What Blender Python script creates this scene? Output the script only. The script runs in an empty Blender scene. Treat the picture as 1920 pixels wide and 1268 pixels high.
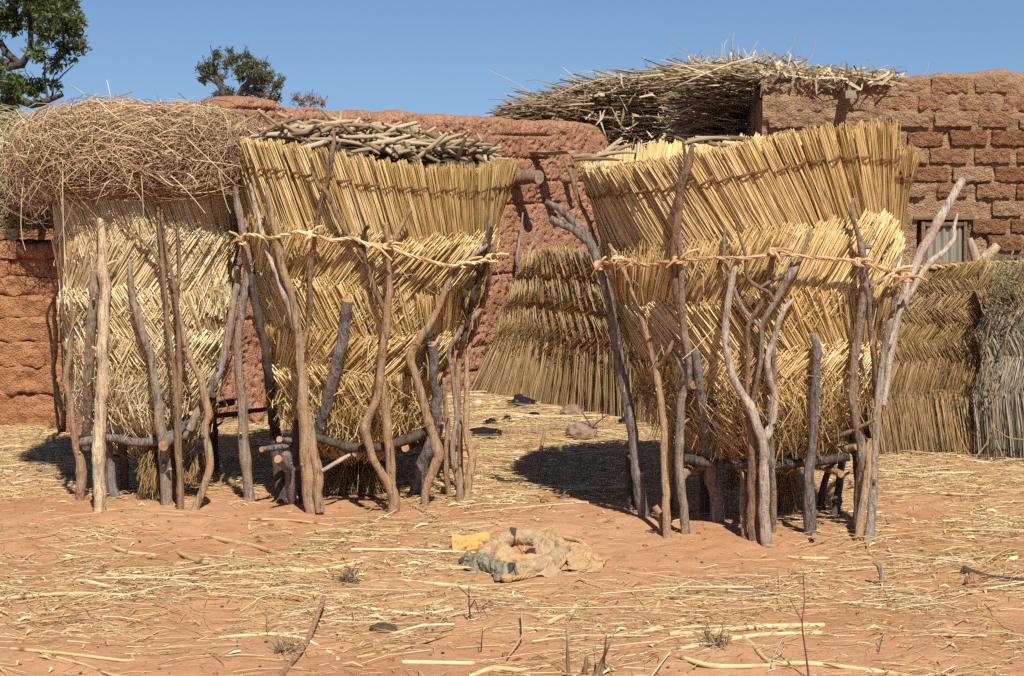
import bpy, math, random
import numpy as np
from mathutils import Matrix, Vector

R = math.radians
rng = np.random.default_rng(11)
random.seed(11)
S = bpy.context.scene
COL = S.collection

# ------------------------------------------------------------------ camera
HZ, FPX, CAMH = 270.0, 3600.0, 1.75          # horizon row, focal length (px of a 1920 wide frame), eye height
cam_data = bpy.data.cameras.new('camera')
cam = bpy.data.objects.new('camera', cam_data)
COL.objects.link(cam)
cam.location = (0, 0, CAMH)
cam.rotation_euler = (R(90), 0, 0)
cam_data.sensor_width = 36.0
cam_data.lens = 36.0 * FPX / 1920.0
cam_data.shift_y = -(634.0 - HZ) / 1920.0
cam_data.clip_start = 0.1
cam_data.clip_end = 2000
S.camera = cam

# ------------------------------------------------------------------ sky, sun, exposure
SUN_EL, SUN_AZ = R(50), R(14)                # azimuth: to the right of straight behind the camera
w = bpy.data.worlds.new('World'); S.world = w; w.use_nodes = True
wn = w.node_tree
sky = wn.nodes.new('ShaderNodeTexSky'); sky.sky_type = 'NISHITA'; sky.sun_disc = False
sky.sun_elevation = SUN_EL
sky.sun_rotation = math.pi - SUN_AZ
sky.altitude = 300; sky.air_density = 1.0; sky.dust_density = 0.1; sky.ozone_density = 6.5
bg = wn.nodes['Background']; bg.inputs['Strength'].default_value = 0.074
# the hazy band at the horizon lies low: the sky is read a little higher up all round
tc_ = wn.nodes.new('ShaderNodeTexCoord'); va_ = wn.nodes.new('ShaderNodeVectorMath'); va_.operation = 'ADD'; va_.inputs[1].default_value = (0, 0, 0.115)
vn_ = wn.nodes.new('ShaderNodeVectorMath'); vn_.operation = 'NORMALIZE'
wn.links.new(tc_.outputs['Generated'], va_.inputs[0]); wn.links.new(va_.outputs[0], vn_.inputs[0]); wn.links.new(vn_.outputs[0], sky.inputs['Vector'])
wn.links.new(sky.outputs['Color'], bg.inputs['Color'])
sl = bpy.data.lights.new('sun', 'SUN'); sl.energy = 4.8; sl.angle = R(0.53); sl.color = (1.0, 0.95, 0.86)
so = bpy.data.objects.new('sun', sl); COL.objects.link(so)
sdir = Vector((math.sin(SUN_AZ) * math.cos(SUN_EL), -math.cos(SUN_AZ) * math.cos(SUN_EL), math.sin(SUN_EL)))
so.rotation_euler = sdir.to_track_quat('Z', 'Y').to_euler()
so.location = (3, -6, 9)
S.view_settings.view_transform = 'Standard'; S.view_settings.look = 'None'
S.view_settings.exposure = 0.36; S.view_settings.gamma = 1.0
S.render.engine = 'CYCLES'
S.cycles.use_denoising = False
S.cycles.max_bounces = 4; S.cycles.diffuse_bounces = 2; S.cycles.glossy_bounces = 1; S.cycles.transmission_bounces = 2
S.cycles.use_adaptive_sampling = True; S.cycles.adaptive_threshold = 0.03

# ------------------------------------------------------------------ helpers
def P(x, y, d):
    """photo pixel + distance -> point of the place"""
    return np.array([(x - 960.0) / FPX * d, d, CAMH - (y - HZ) / FPX * d])
def gd(y):
    """distance of the flat ground seen at photo row y"""
    return CAMH * FPX / (y - HZ)

def hash3(ix, iy, iz, seed):
    h = (np.asarray(ix * 73856093 + iy * 19349663 + iz * 83492791 + seed * 9746347) & 0x7FFFFFFF).astype(np.uint64)
    for m in (1274126177, 2246822519):
        h = ((h ^ (h >> np.uint64(13))) * np.uint64(m)) & np.uint64(0xFFFFFFFF)
    return ((h ^ (h >> np.uint64(15))) & np.uint64(0xFFFFFF)).astype(float) / float(0xFFFFFF)
def vnoise(x, y, z=0.0, seed=0):
    x, y, z = np.broadcast_arrays(np.asarray(x, float), np.asarray(y, float), np.asarray(z, float))
    ix, iy, iz = np.floor(x).astype(np.int64), np.floor(y).astype(np.int64), np.floor(z).astype(np.int64)
    fx, fy, fz = x - ix, y - iy, z - iz
    fx, fy, fz = [f * f * (3 - 2 * f) for f in (fx, fy, fz)]
    r = 0
    for a in (0, 1):
        wx = fx if a else 1 - fx
        for b in (0, 1):
            wy = fy if b else 1 - fy
            for c in (0, 1):
                wz = fz if c else 1 - fz
                r = r + wx * wy * wz * hash3(ix + a, iy + b, iz + c, seed)
    return r
def fbm(x, y, z=0.0, seed=0, octv=4):
    s, a, f, t = 0, 0.5, 1.0, 0
    for k in range(octv):
        s = s + a * vnoise(np.asarray(x) * f, np.asarray(y) * f, np.asarray(z) * f, seed + k)
        t += a; a *= 0.5; f *= 2.03
    return s / t

def quad_mesh(name, verts, faces, mats=(), tone=None, mat_idx=None, flat=False):
    verts = np.ascontiguousarray(verts, dtype=np.float32); faces = np.ascontiguousarray(faces, dtype=np.int32)
    me = bpy.data.meshes.new(name)
    me.vertices.add(len(verts)); me.vertices.foreach_set('co', verts.ravel())
    k = faces.shape[1]
    me.loops.add(faces.size); me.loops.foreach_set('vertex_index', faces.ravel())
    me.polygons.add(len(faces)); me.polygons.foreach_set('loop_start', np.arange(0, faces.size, k, dtype=np.int32))
    for m in mats: me.materials.append(m)
    if mat_idx is not None: me.polygons.foreach_set('material_index', np.asarray(mat_idx, np.int32))
    me.update(calc_edges=True)
    if flat: me.polygons.foreach_set('use_smooth', np.zeros(len(faces), bool))
    if tone is not None:
        at = me.attributes.new('tone', 'FLOAT', 'POINT'); at.data.foreach_set('value', np.asarray(tone, np.float32))
    return me

class MB:
    """collects quads for one mesh"""
    def __init__(self): self.v, self.f, self.t, self.m, self.n = [], [], [], [], 0
    def add(self, v, f, tone=0.5, mi=0):
        v = np.asarray(v, float).reshape(-1, 3); f = np.asarray(f, int).reshape(-1, 4)
        self.v.append(v); self.f.append(f + self.n); self.n += len(v)
        self.t.append(np.broadcast_to(np.asarray(tone, float), (len(v),)).copy())
        self.m.append(np.broadcast_to(np.asarray(mi, int), (len(f),)).copy())
        return self
    def mesh(self, name, mats, origin=(0, 0, 0), flat=False):
        return quad_mesh(name, np.concatenate(self.v) - np.asarray(origin), np.concatenate(self.f), mats,
                         np.concatenate(self.t), np.concatenate(self.m), flat)

def straws(P0, P1, r0, r1=None, bend=None, segs=1, sides=3, tone=None, caps=False):
    P0 = np.asarray(P0, float); P1 = np.asarray(P1, float); N = len(P0)
    r0 = np.broadcast_to(np.asarray(r0, float), (N,)); r1 = r0 if r1 is None else np.broadcast_to(np.asarray(r1, float), (N,))
    tone = rng.random(N) if tone is None else np.broadcast_to(np.asarray(tone, float), (N,))
    d = P1 - P0; L = np.linalg.norm(d, axis=1, keepdims=True); d = d / np.maximum(L, 1e-9)
    ref = np.where(np.abs(d[:, 2:3]) > 0.8, np.array([[1.0, 0, 0]]), np.array([[0, 0, 1.0]]))
    a = np.cross(d, ref); a /= np.linalg.norm(a, axis=1, keepdims=True); b = np.cross(d, a)
    ph = rng.random(N) * 6.28
    rings = []
    for i in range(segs + 1):
        t = i / segs
        c = P0 + (P1 - P0) * t
        if bend is not None: c = c + bend * (4 * t * (1 - t))
        r = r0 + (r1 - r0) * t
        for k in range(sides):
            an = ph + k * 2 * math.pi / sides
            rings.append(c + (np.cos(an) * r)[:, None] * a + (np.sin(an) * r)[:, None] * b)
    V = np.stack(rings, 1); M = (segs + 1) * sides
    base = (np.arange(N) * M)[:, None]
    q = []
    for i in range(segs):
        for k in range(sides):
            k2 = (k + 1) % sides
            q.append([i * sides + k, i * sides + k2, (i + 1) * sides + k2, (i + 1) * sides + k])
    if caps and sides == 4:
        q.append([3, 2, 1, 0]); e = segs * sides; q.append([e, e + 1, e + 2, e + 3])
    q = np.array(q)
    F = (base[:, None, :] + q[None]).reshape(-1, 4)
    return V.reshape(-1, 3), F, np.repeat(tone, M)

def catmull(pts, step):
    pts = np.asarray(pts, float)
    if len(pts) == 2:
        n = max(2, int(np.linalg.norm(pts[1][:3] - pts[0][:3]) / step) + 1)
        return pts[0] + (pts[1] - pts[0]) * np.linspace(0, 1, n)[:, None]
    ext = np.vstack([2 * pts[0] - pts[1], pts, 2 * pts[-1] - pts[-2]])
    out = []
    for i in range(1, len(ext) - 2):
        p0, p1, p2, p3 = ext[i - 1:i + 3]
        n = max(1, int(np.linalg.norm(p2[:3] - p1[:3]) / step))
        for t in np.arange(n) / n:
            out.append(0.5 * (2 * p1 + (p2 - p0) * t + (2 * p0 - 5 * p1 + 4 * p2 - p3) * t * t + (3 * p1 - p0 - 3 * p2 + p3) * t ** 3))
    out.append(pts[-1])
    return np.array(out)

def tube(mb, pts, sides=10, step=0.03, tone=0.5, rough=0.10, knots=0.0, cut=(False, False), mi=0, cmi=1, seed=0, smooth=True, flare=0.0):
    """pts: rows of x y z r -> a lumpy limb"""
    c = catmull(pts, step) if smooth else np.asarray(pts, float)
    n = len(c); p = c[:, :3]; r = np.maximum(c[:, 3], 0.0006)
    if smooth and n > 4:
        sj = np.arange(n) * step; fade = np.clip(np.minimum(np.arange(n), n - 1 - np.arange(n)) / 3.0, 0, 1)
        for ax in range(3): p[:, ax] += (fbm(sj * 11 + 31.7 * ax, 0.5 + seed, 0, 60 + ax, 2) - 0.5) * 0.9 * rough / 0.16 * r * fade
    d = np.gradient(p, axis=0); d /= np.maximum(np.linalg.norm(d, axis=1, keepdims=True), 1e-9)
    ref = np.array([0.31, 0.2, 0.93]) if abs(d[0] @ np.array([0.31, 0.2, 0.93])) < 0.9 else np.array([0.9, 0.3, 0.1])
    a = np.cross(d, ref); a /= np.linalg.norm(a, axis=1, keepdims=True); b = np.cross(d, a)
    s = np.concatenate([[0], np.cumsum(np.linalg.norm(np.diff(p, axis=0), axis=1))])
    if flare: r = r * (1 + flare * np.exp(-s / 0.07))
    if knots > 0:
        for _ in range(int(s[-1] * knots) + 1):
            k = random.random() * s[-1]
            r = r * (1 + random.uniform(0.06, 0.24) * np.exp(-((s - k) / (0.55 * r.mean() + 0.003)) ** 2))
    V = []
    for k in range(sides):
        an = k * 2 * math.pi / sides
        nz = 1 + rough * 2 * (fbm(s * 9 + 3.3 * seed, 1.3 * math.cos(an) + 5 + seed, 1.3 * math.sin(an) + 5, seed % 97, 3) - 0.5)
        V.append(p + ((r * nz) * np.cos(an))[:, None] * a + ((r * nz) * np.sin(an))[:, None] * b)
    V = np.stack(V, 1)
    F = []
    for k in range(sides):
        k2 = (k + 1) % sides
        i = np.arange(n - 1)
        F.append(np.stack([i * sides + k, i * sides + k2, (i + 1) * sides + k2, (i + 1) * sides + k], 1))
    mb.add(V.reshape(-1, 3), np.concatenate(F), tone, mi)
    for e, i, sg in ((0, 0, -1), (1, n - 1, 1)):
        ring = V[i]; cen = p[i] + d[i] * sg * (r[i] * (0.06 if cut[e] else 0.5))
        vv = np.vstack([ring, cen[None]])
        ff = [[k, (k + 1) % sides, (k + 2) % sides, sides] for k in range(0, sides, 2)]
        if sg < 0: ff = [q[::-1] for q in ff]
        mb.add(vv, ff, float(np.mean(tone)), cmi if cut[e] else mi)

def grid_faces(nu, nv):
    i, j = np.meshgrid(np.arange(nu - 1), np.arange(nv - 1), indexing='ij')
    k = (i * nv + j).ravel()
    return np.stack([k, k + nv, k + nv + 1, k + 1], 1)

def empty(name, loc):
    o = bpy.data.objects.new(name, None); COL.objects.link(o); o.location = [float(q) for q in loc]; o.empty_display_size = 0.1
    return o
def tag(o, label=None, cat=None, group=None, kind=None):
    if label: o['label'] = label
    if cat: o['category'] = cat
    if group: o['group'] = group
    if kind: o['kind'] = kind
    return o
def put(name, me, parent=None, origin=(0, 0, 0)):
    """me was built relative to origin (a world point)"""
    o = bpy.data.objects.new(name, me); COL.objects.link(o)
    loc = Vector([float(q) for q in origin])
    if parent is not None:
        o.parent = parent
        q = parent
        while q is not None: loc -= q.location; q = q.parent
    o.location = loc
    return o

# ------------------------------------------------------------------ materials
class NT:
    def __init__(self, name, rough=0.8, spec=0.25):
        m = bpy.data.materials.new(name); m.use_nodes = True
        self.m, self.t = m, m.node_tree
        self.b = self.t.nodes['Principled BSDF']
        self.b.inputs['Roughness'].default_value = rough
        self.b.inputs['Specular IOR Level'].default_value = spec
    def n(self, ty, **kw):
        nd = self.t.nodes.new(ty)
        for k, v in kw.items():
            if k in nd.inputs: nd.inputs[k].default_value = v
            else: setattr(nd, k, v)
        return nd
    def l(self, a, b): self.t.links.new(a, b)
    def coord(self, scale=(1, 1, 1), out='Object'):
        c = self.n('ShaderNodeTexCoord'); mp = self.n('ShaderNodeMapping'); mp.inputs['Scale'].default_value = scale
        self.l(c.outputs[out], mp.inputs['Vector']); return mp.outputs['Vector']
    def noise(self, vec, scale, detail=4, rough=0.6):
        q = self.n('ShaderNodeTexNoise'); q.inputs['Scale'].default_value = scale; q.inputs['Detail'].default_value = detail
        q.inputs['Roughness'].default_value = rough
        if vec is not None: self.l(vec, q.inputs['Vector'])
        return q.outputs['Fac']
    def ramp(self, fac, stops):
        q = self.n('ShaderNodeValToRGB'); e = q.color_ramp.elements
        while len(e) < len(stops): e.new(0.5)
        for el, (p, c) in zip(e, stops): el.position = p; el.color = (*c, 1)
        self.l(fac, q.inputs['Fac']); return q.outputs['Color']
    def mix(self, fac, a, b, blend='MIX'):
        q = self.n('ShaderNodeMix'); q.data_type = 'RGBA'; q.blend_type = blend
        for s, v in ((q.inputs[0], fac), (q.inputs[6], a), (q.inputs[7], b)):
            if hasattr(v, 'is_linked') or hasattr(v, 'links'): self.l(v, s)
            elif isinstance(v, (int, float)): s.default_value = v
            else: s.default_value = (*v, 1)
        return q.outputs[2]
    def math(self, op, a, b=0.0):
        q = self.n('ShaderNodeMath'); q.operation = op
        for s, v in zip(q.inputs, (a, b)):
            if isinstance(v, (int, float)): s.default_value = v
            else: self.l(v, s)
        return q.outputs[0]
    def bump(self, h, strength=0.5, dist=0.01):
        q = self.n('ShaderNodeBump'); q.inputs['Strength'].default_value = strength; q.inputs['Distance'].default_value = dist
        self.l(h, q.inputs['Height']); self.l(q.outputs['Normal'], self.b.inputs['Normal'])
    def col(self, c): self.l(c, self.b.inputs['Base Color']); return self
    def attr(self, name='tone'):
        q = self.n('ShaderNodeAttribute'); q.attribute_name = name; return q.outputs['Fac']

def m_straw(name, stops, rough=0.5, spec=0.35, transl=0.0):
    k = NT(name, rough, spec)
    t = k.attr()
    oi = k.n('ShaderNodeObjectInfo')
    f = k.math('ADD', t, k.math('MULTIPLY', k.math('SUBTRACT', oi.outputs['Random'], 0.5), 0.22))
    nz = k.noise(k.coord((1, 1, 1)), 9.0, 3)
    f = k.math('ADD', f, k.math('MULTIPLY', k.math('SUBTRACT', nz, 0.5), 0.5))
    c = k.ramp(f, stops)
    k.col(c)
    return k.m
STRAW_GOLD = m_straw('straw_gold', [(0.02, (0.197, 0.111, 0.039)), (0.22, (0.440, 0.278, 0.095)), (0.55, (0.685, 0.467, 0.179)), (0.85, (0.856, 0.627, 0.307)), (1.0, (0.900, 0.757, 0.461))])
STRAW_RICH = m_straw('straw_rich', [(0.02, (0.204, 0.107, 0.037)), (0.22, (0.455, 0.285, 0.105)), (0.55, (0.718, 0.487, 0.195)), (0.85, (0.875, 0.642, 0.329)), (1.0, (0.900, 0.736, 0.494))])
STRAW_PALE = m_straw('straw_pale', [(0.02, (0.215, 0.136, 0.059)), (0.22, (0.505, 0.352, 0.151)), (0.55, (0.767, 0.579, 0.303)), (0.85, (0.900, 0.749, 0.466)), (1.0, (0.900, 0.771, 0.603))])
STRAW_OLD = m_straw('straw_old', [(0.05, (0.099, 0.061, 0.031)), (0.3, (0.243, 0.149, 0.066)), (0.6, (0.420, 0.272, 0.126)), (0.9, (0.574, 0.401, 0.207)), (1.0, (0.640, 0.482, 0.293))], 0.6, 0.2)
STRAW_OLDDARK = m_straw('straw_old_dark', [(0.05, (0.090, 0.054, 0.024)), (0.35, (0.230, 0.138, 0.056)), (0.7, (0.410, 0.258, 0.114)), (1.0, (0.563, 0.384, 0.186))], 0.6, 0.2)
STRAW_GREY = m_straw('straw_grey', [(0.05, (0.078, 0.064, 0.047)), (0.35, (0.190, 0.154, 0.105)), (0.7, (0.358, 0.297, 0.210)), (1.0, (0.560, 0.484, 0.378))], 0.65, 0.2)
STRAW_WARM = m_straw('straw_warm', [(0.05, (0.077, 0.042, 0.015)), (0.35, (0.214, 0.126, 0.042)), (0.7, (0.385, 0.251, 0.092)), (1.0, (0.530, 0.385, 0.176))], 0.55, 0.25)
HAY = m_straw('hay_pinkish', [(0.0, (0.151, 0.072, 0.049)), (0.3, (0.346, 0.196, 0.122)), (0.6, (0.540, 0.371, 0.206)), (0.85, (0.691, 0.515, 0.284)), (1.0, (0.821, 0.670, 0.421))], 0.6, 0.2)
HAYL = m_straw('hay_olive', [(0.0, (0.13, 0.09, 0.04)), (0.4, (0.33, 0.25, 0.12)), (0.75, (0.50, 0.40, 0.21)), (1.0, (0.68, 0.58, 0.36))], 0.6, 0.2)
STALK = m_straw('dry_stalk', [(0.0, (0.06, 0.04, 0.022)), (0.3, (0.19, 0.125, 0.065)), (0.65, (0.38, 0.275, 0.15)), (1.0, (0.66, 0.54, 0.35))], 0.55, 0.25)
LITTER = m_straw('litter_straw', [(0.0, (0.22, 0.13, 0.06)), (0.35, (0.45, 0.30, 0.13)), (0.7, (0.62, 0.46, 0.22)), (1.0, (0.78, 0.66, 0.42))], 0.6, 0.2)
CANE = m_straw('pale_cane', [(0.0, (0.20, 0.11, 0.05)), (0.25, (0.42, 0.27, 0.12)), (0.6, (0.62, 0.45, 0.22)), (1.0, (0.76, 0.62, 0.39))], 0.5, 0.25)
ROPE = m_straw('straw_rope', [(0.0, (0.35, 0.20, 0.08)), (0.5, (0.62, 0.42, 0.19)), (1.0, (0.78, 0.62, 0.36))], 0.6, 0.2)
ROPE_RED = m_straw('bark_rope', [(0.0, (0.24, 0.115, 0.05)), (0.5, (0.46, 0.26, 0.125)), (1.0, (0.64, 0.45, 0.26))], 0.6, 0.2)
TIE = m_straw('bark_tie', [(0.0, (0.13, 0.06, 0.025)), (0.5, (0.23, 0.115, 0.045)), (1.0, (0.33, 0.18, 0.075))], 0.7, 0.15)
EAR = m_straw('millet_ear', [(0.0, (0.074, 0.049, 0.028)), (0.3, (0.201, 0.137, 0.076)), (0.6, (0.350, 0.255, 0.147)), (1.0, (0.530, 0.402, 0.257))], 0.85, 0.1)

def m_bark(name, dark, mid, light, warm=None):
    k = NT(name, 0.85, 0.15)
    v = k.coord((1, 1, 0.07)); n1 = k.noise(v, 75, 5, 0.7)
    n2 = k.noise(k.coord((1, 1, 0.45)), 11, 4, 0.6)
    c = k.ramp(n1, [(0.36, dark), (0.45, mid), (0.62, light)])
    if warm: c = k.mix(k.ramp(n2, [(0.44, (0, 0, 0)), (0.56, (0.85, 0.85, 0.85))]), c, k.mix(k.ramp(n1, [(0.34, (0.2, 0.2, 0.2)), (0.5, (0.75, 0.75, 0.75))]), c, warm))
    n3 = k.noise(k.coord((1, 1, 0.5)), 34, 4, 0.7)
    c = k.mix(k.ramp(n3, [(0.30, (0.7, 0.7, 0.7)), (0.42, (0, 0, 0))]), c, dark)
    k.col(c)
    k.bump(k.math('ADD', n1, k.math('MULTIPLY', n3, 0.6)), 1.0, 0.018)
    return k.m
BK = {
    'grey': m_bark('bark_grey', (0.094, 0.072, 0.054), (0.268, 0.216, 0.167), (0.455, 0.379, 0.302), (0.402, 0.261, 0.154)),
    'tan': m_bark('bark_tan', (0.131, 0.076, 0.042), (0.356, 0.233, 0.139), (0.522, 0.368, 0.231), (0.499, 0.295, 0.146)),
    'brown': m_bark('bark_brown', (0.070, 0.044, 0.029), (0.216, 0.141, 0.090), (0.355, 0.243, 0.159), (0.381, 0.217, 0.106)),
    'dark': m_bark('bark_dark_or_shaded', (0.030, 0.024, 0.020), (0.085, 0.066, 0.054), (0.160, 0.130, 0.110), (0.130, 0.080, 0.050)),  # dark bark, also colouring in the shade on rear posts and platform logs
    'slate': m_bark('bark_slate', (0.069, 0.058, 0.053), (0.200, 0.165, 0.145), (0.324, 0.271, 0.233), None),
    'pale': m_bark('bark_pale', (0.221, 0.145, 0.088), (0.607, 0.436, 0.265), (0.856, 0.660, 0.428), (0.414, 0.310, 0.214)),
    'white': m_bark('bark_white', (0.207, 0.165, 0.126), (0.511, 0.416, 0.315), (0.718, 0.594, 0.454), (0.386, 0.290, 0.214)),
}
kk = NT('cut_wood', 0.8, 0.15); kk.col(kk.ramp(kk.noise(kk.coord(), 60, 3), [(0.3, (0.30, 0.15, 0.065)), (0.6, (0.46, 0.27, 0.13)), (0.8, (0.58, 0.41, 0.24))])); CUT = kk.m

def m_mud(name, dark, mid, light, sc=1.0, bumpd=0.02, pit=0.5):
    k = NT(name, 0.95, 0.08)
    v = k.coord()
    big = k.noise(v, 2.2 * sc, 4); med = k.noise(v, 26 * sc, 4, 0.7); fine = k.noise(v, 110 * sc, 3, 0.7)
    vo = k.n('ShaderNodeTexVoronoi'); vo.inputs['Scale'].default_value = 60 * sc; k.l(v, vo.inputs['Vector'])
    c = k.ramp(big, [(0.3, mid), (0.7, light)])
    c = k.mix(k.ramp(med, [(0.36, (pit, pit, pit)), (0.5, (0, 0, 0))]), c, dark)  # low spots of the bump darkened in colour, as shade in the pits
    c = k.mix(k.ramp(fine, [(0.3, (0.55, 0.55, 0.55)), (0.55, (0, 0, 0))]), c, dark)
    k.col(c)
    h = k.math('ADD', med, k.math('ADD', k.math('MULTIPLY', fine, 0.35), k.math('MULTIPLY', vo.outputs['Distance'], -0.5)))
    k.bump(h, 1.0, bumpd)
    return k.m
MUD = m_mud('mud_plaster', (0.17, 0.065, 0.032), (0.50, 0.245, 0.135), (0.58, 0.32, 0.195), 2.0, 0.016, 0.6)
MUD_RED = m_mud('mud_red', (0.17, 0.065, 0.028), (0.42, 0.19, 0.085), (0.50, 0.255, 0.125), 1.5, 0.016, 0.4)
MORTAR = m_mud('mud_mortar', (0.17, 0.09, 0.05), (0.36, 0.215, 0.115), (0.46, 0.30, 0.175), 1.6, 0.016, 0.45)
BRICK = [m_mud('mud_brick_a', (0.09, 0.038, 0.018), (0.27, 0.125, 0.06), (0.36, 0.18, 0.09), 1.8, 0.02, 0.65),
         m_mud('mud_brick_b', (0.11, 0.05, 0.025), (0.33, 0.165, 0.085), (0.42, 0.23, 0.125), 1.8, 0.02, 0.6),
         m_mud('mud_brick_c', (0.14, 0.075, 0.04), (0.39, 0.225, 0.13), (0.48, 0.305, 0.19), 1.8, 0.02, 0.5)]
def m_ground():
    k = NT('red_soil', 0.95, 0.06)
    v = k.coord()
    big = k.noise(v, 0.9, 4); mid = k.noise(v, 7, 5, 0.65); fine = k.noise(v, 75, 3, 0.7)
    c = k.ramp(big, [(0.3, (0.385, 0.195, 0.098)), (0.5, (0.452, 0.243, 0.127)), (0.7, (0.492, 0.28, 0.154))])
    c = k.mix(k.ramp(mid, [(0.35, (0.45, 0.45, 0.45)), (0.5, (0, 0, 0))]), c, (0.35, 0.15, 0.07))
    c = k.mix(k.ramp(fine, [(0.28, (0.5, 0.5, 0.5)), (0.42, (0, 0, 0))]), c, (0.24, 0.11, 0.06))
    c = k.mix(k.ramp(k.noise(v, 160, 2), [(0.66, (0, 0, 0)), (0.75, (0.35, 0.35, 0.35))]), c, (0.60, 0.42, 0.25))
    k.col(c)
    k.bump(k.math('ADD', mid, k.math('MULTIPLY', fine, 0.25)), 0.8, 0.03)
    return k.m
SOIL = m_ground()
def m_plain(name, c1, c2, scale=30, rough=0.8, spec=0.2, bump=0.3, bd=0.004, stretch=(1, 1, 1), metal=0.0):
    k = NT(name, rough, spec); v = k.coord(stretch); n = k.noise(v, scale, 4)
    k.col(k.ramp(n, [(0.35, c1), (0.65, c2)])); k.bump(n, bump, bd)
    k.b.inputs['Metallic'].default_value = metal
    return k.m

# ------------------------------------------------------------------ ground
FP = np.column_stack([rng.uniform(-2.4, 2.4, 70), rng.uniform(5.8, 9.2, 70), rng.uniform(0, 3.14, 70), rng.uniform(0.6, 1.2, 70)])
def gh(x, y):
    x = np.asarray(x, float); y = np.asarray(y, float)
    near = np.clip((16 - y) / 4, 0, 1) * np.clip((6 - np.abs(x)) / 2, 0, 1)
    h = (fbm(x * 0.9, y * 0.9, 0, 3, 3) - 0.5) * 0.07 + (fbm(x * 5, y * 5, 0, 9, 3) - 0.5) * 0.035 + (fbm(x * 17, y * 17, 0, 19, 2) - 0.5) * 0.012
    for fx_, fy_, fa_, fs_ in FP:
        m_ = (np.abs(x - fx_) < 0.3) & (np.abs(y - fy_) < 0.3)
        if not np.any(m_): continue
        du, dv_ = (x - fx_) * math.cos(fa_) + (y - fy_) * math.sin(fa_), -(x - fx_) * math.sin(fa_) + (y - fy_) * math.cos(fa_)
        q_ = (du / 0.11) ** 2 + (dv_ / 0.05) ** 2
        h = h + np.where(m_, fs_ * (-0.014 * np.exp(-q_ * 1.3) + 0.006 * np.exp(-(q_ - 2.0) ** 2)), 0)
    return h * near
def axis(a, b, step, far):
    mid = np.arange(a, b + 1e-6, step); out = []; s, v = step, b
    while v < far: s *= 1.35; v += s; out.append(v)
    lo = []; s, v = step, a
    while v > -far: s *= 1.35; v -= s; lo.append(v)
    return np.array(lo[::-1] + list(mid) + out)
gx, gy = axis(-3.9, 3.9, 0.025, 900), axis(5.4, 14.6, 0.025, 900)
GX, GY = np.meshgrid(gx, gy, indexing='ij')
ground = put('ground', quad_mesh('ground', np.stack([GX, GY, gh(GX, GY)], -1).reshape(-1, 3), grid_faces(len(gx), len(gy)), [SOIL]))
tag(ground, 'bare red earth yard strewn with straw', kind='structure')

# ------------------------------------------------------------------ straw bundles (shared meshes)
def bundle_mesh(name, mat, n=20, r=0.075, splay=0.03, fan=0.2, top_jit=0.05, bot_jit=0.08, depth=0.24, tie_z=None, segs=2, wild=0.0, lo=0.0):
    """unit bundle: runs along z from 0 to 1, one unit wide, y outward"""
    i = np.arange(n)
    x = (i % max(1, n // 4) + 0.5 + rng.uniform(-0.4, 0.4, n)) / max(1, n // 4) - 0.5
    y = (rng.random(n) - 0.5) * 2 * depth
    if tie_z is not None: q = 0.74; fb, ft = 1.0 + 0.2 * rng.random(), 0.98 + fan * rng.random()
    else: q = 1.0; fb, ft = 1.0 + 0.15 * rng.random(), 1.0 + fan * rng.random()
    P0 = np.stack([x * fb + rng.normal(0, splay, n), y * fb + rng.normal(0, splay, n), rng.uniform(-bot_jit, bot_jit, n)], 1)
    P1 = np.stack([x * ft + rng.normal(0, splay, n), y * ft + rng.normal(0, splay, n), 1 + rng.uniform(-top_jit, top_jit * 0.6, n)], 1)
    if wild:
        P1 += rng.normal(0, wild, (n, 3)) * np.array([1, 0.6, 0.12]); P0 += rng.normal(0, wild, (n, 3)) * np.array([1, 0.4, 0.1])
        P1[:, 2] -= rng.random(n) * 0.25
    bend = np.stack([rng.normal(0, 0.075 + wild * 0.3, n), rng.normal(0.03, 0.05 + wild * 0.2, n), np.zeros(n)], 1)
    if tie_z is not None: bend[:, 0] -= x * 0.12; bend[:, 1] -= y * 0.3
    rr = r * rng.uniform(0.7, 1.2, n)
    tone = np.clip(rng.normal(0.55, 0.22, n) + lo, 0, 1.1)
    V, F, T = straws(P0, P1, rr, rr * rng.uniform(0.75, 1.0, n), bend, segs, 4, tone, True)
    return quad_mesh(name, V, F, [mat], T)
def bundle_set(mat, tag_, k=9, **kw): return [bundle_mesh('bundle_' + tag_, mat, **kw) for _ in range(k)]

def tie_mesh():
    mb = MB()
    for q in range(3):
        n = 18; V = []
        for i in range(n):
            a = i * 2 * math.pi / n
            for k in range(4):
                b = k * math.pi / 2
                rx = 0.53 + 0.035 * math.cos(b); V.append([rx * math.cos(a), rx * 0.66 * math.sin(a), 0.74 + q * 0.012 + 0.012 * math.sin(a + q) + 0.008 * math.sin(b)])
        F = [[i * 4 + k, ((i + 1) % n) * 4 + k, ((i + 1) % n) * 4 + (k + 1) % 4, i * 4 + (k + 1) % 4] for i in range(n) for k in range(4)]
        mb.add(V, F, rng.random())
    return mb.mesh('cord_tie', [TIE])
TIE_ME = tie_mesh()

def place_bundle(me, p_bot, p_top, outward, width, parent, name='straw_bundle', flip=False):
    z = p_top - p_bot; L = np.linalg.norm(z); z = z / L
    y = outward - z * (outward @ z); y /= np.linalg.norm(y); x = np.cross(y, z)
    o = bpy.data.objects.new(name, me); COL.objects.link(o); o.parent = parent
    s = -width if flip else width
    pl = np.array(parent.location)
    M = Matrix(((x[0] * s, y[0] * width, z[0] * L, p_bot[0] - pl[0]), (x[1] * s, y[1] * width, z[1] * L, p_bot[1] - pl[1]), (x[2] * s, y[2] * width, z[2] * L, p_bot[2] - pl[2]), (0, 0, 0, 1)))
    o.matrix_basis = M
    return o

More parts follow.
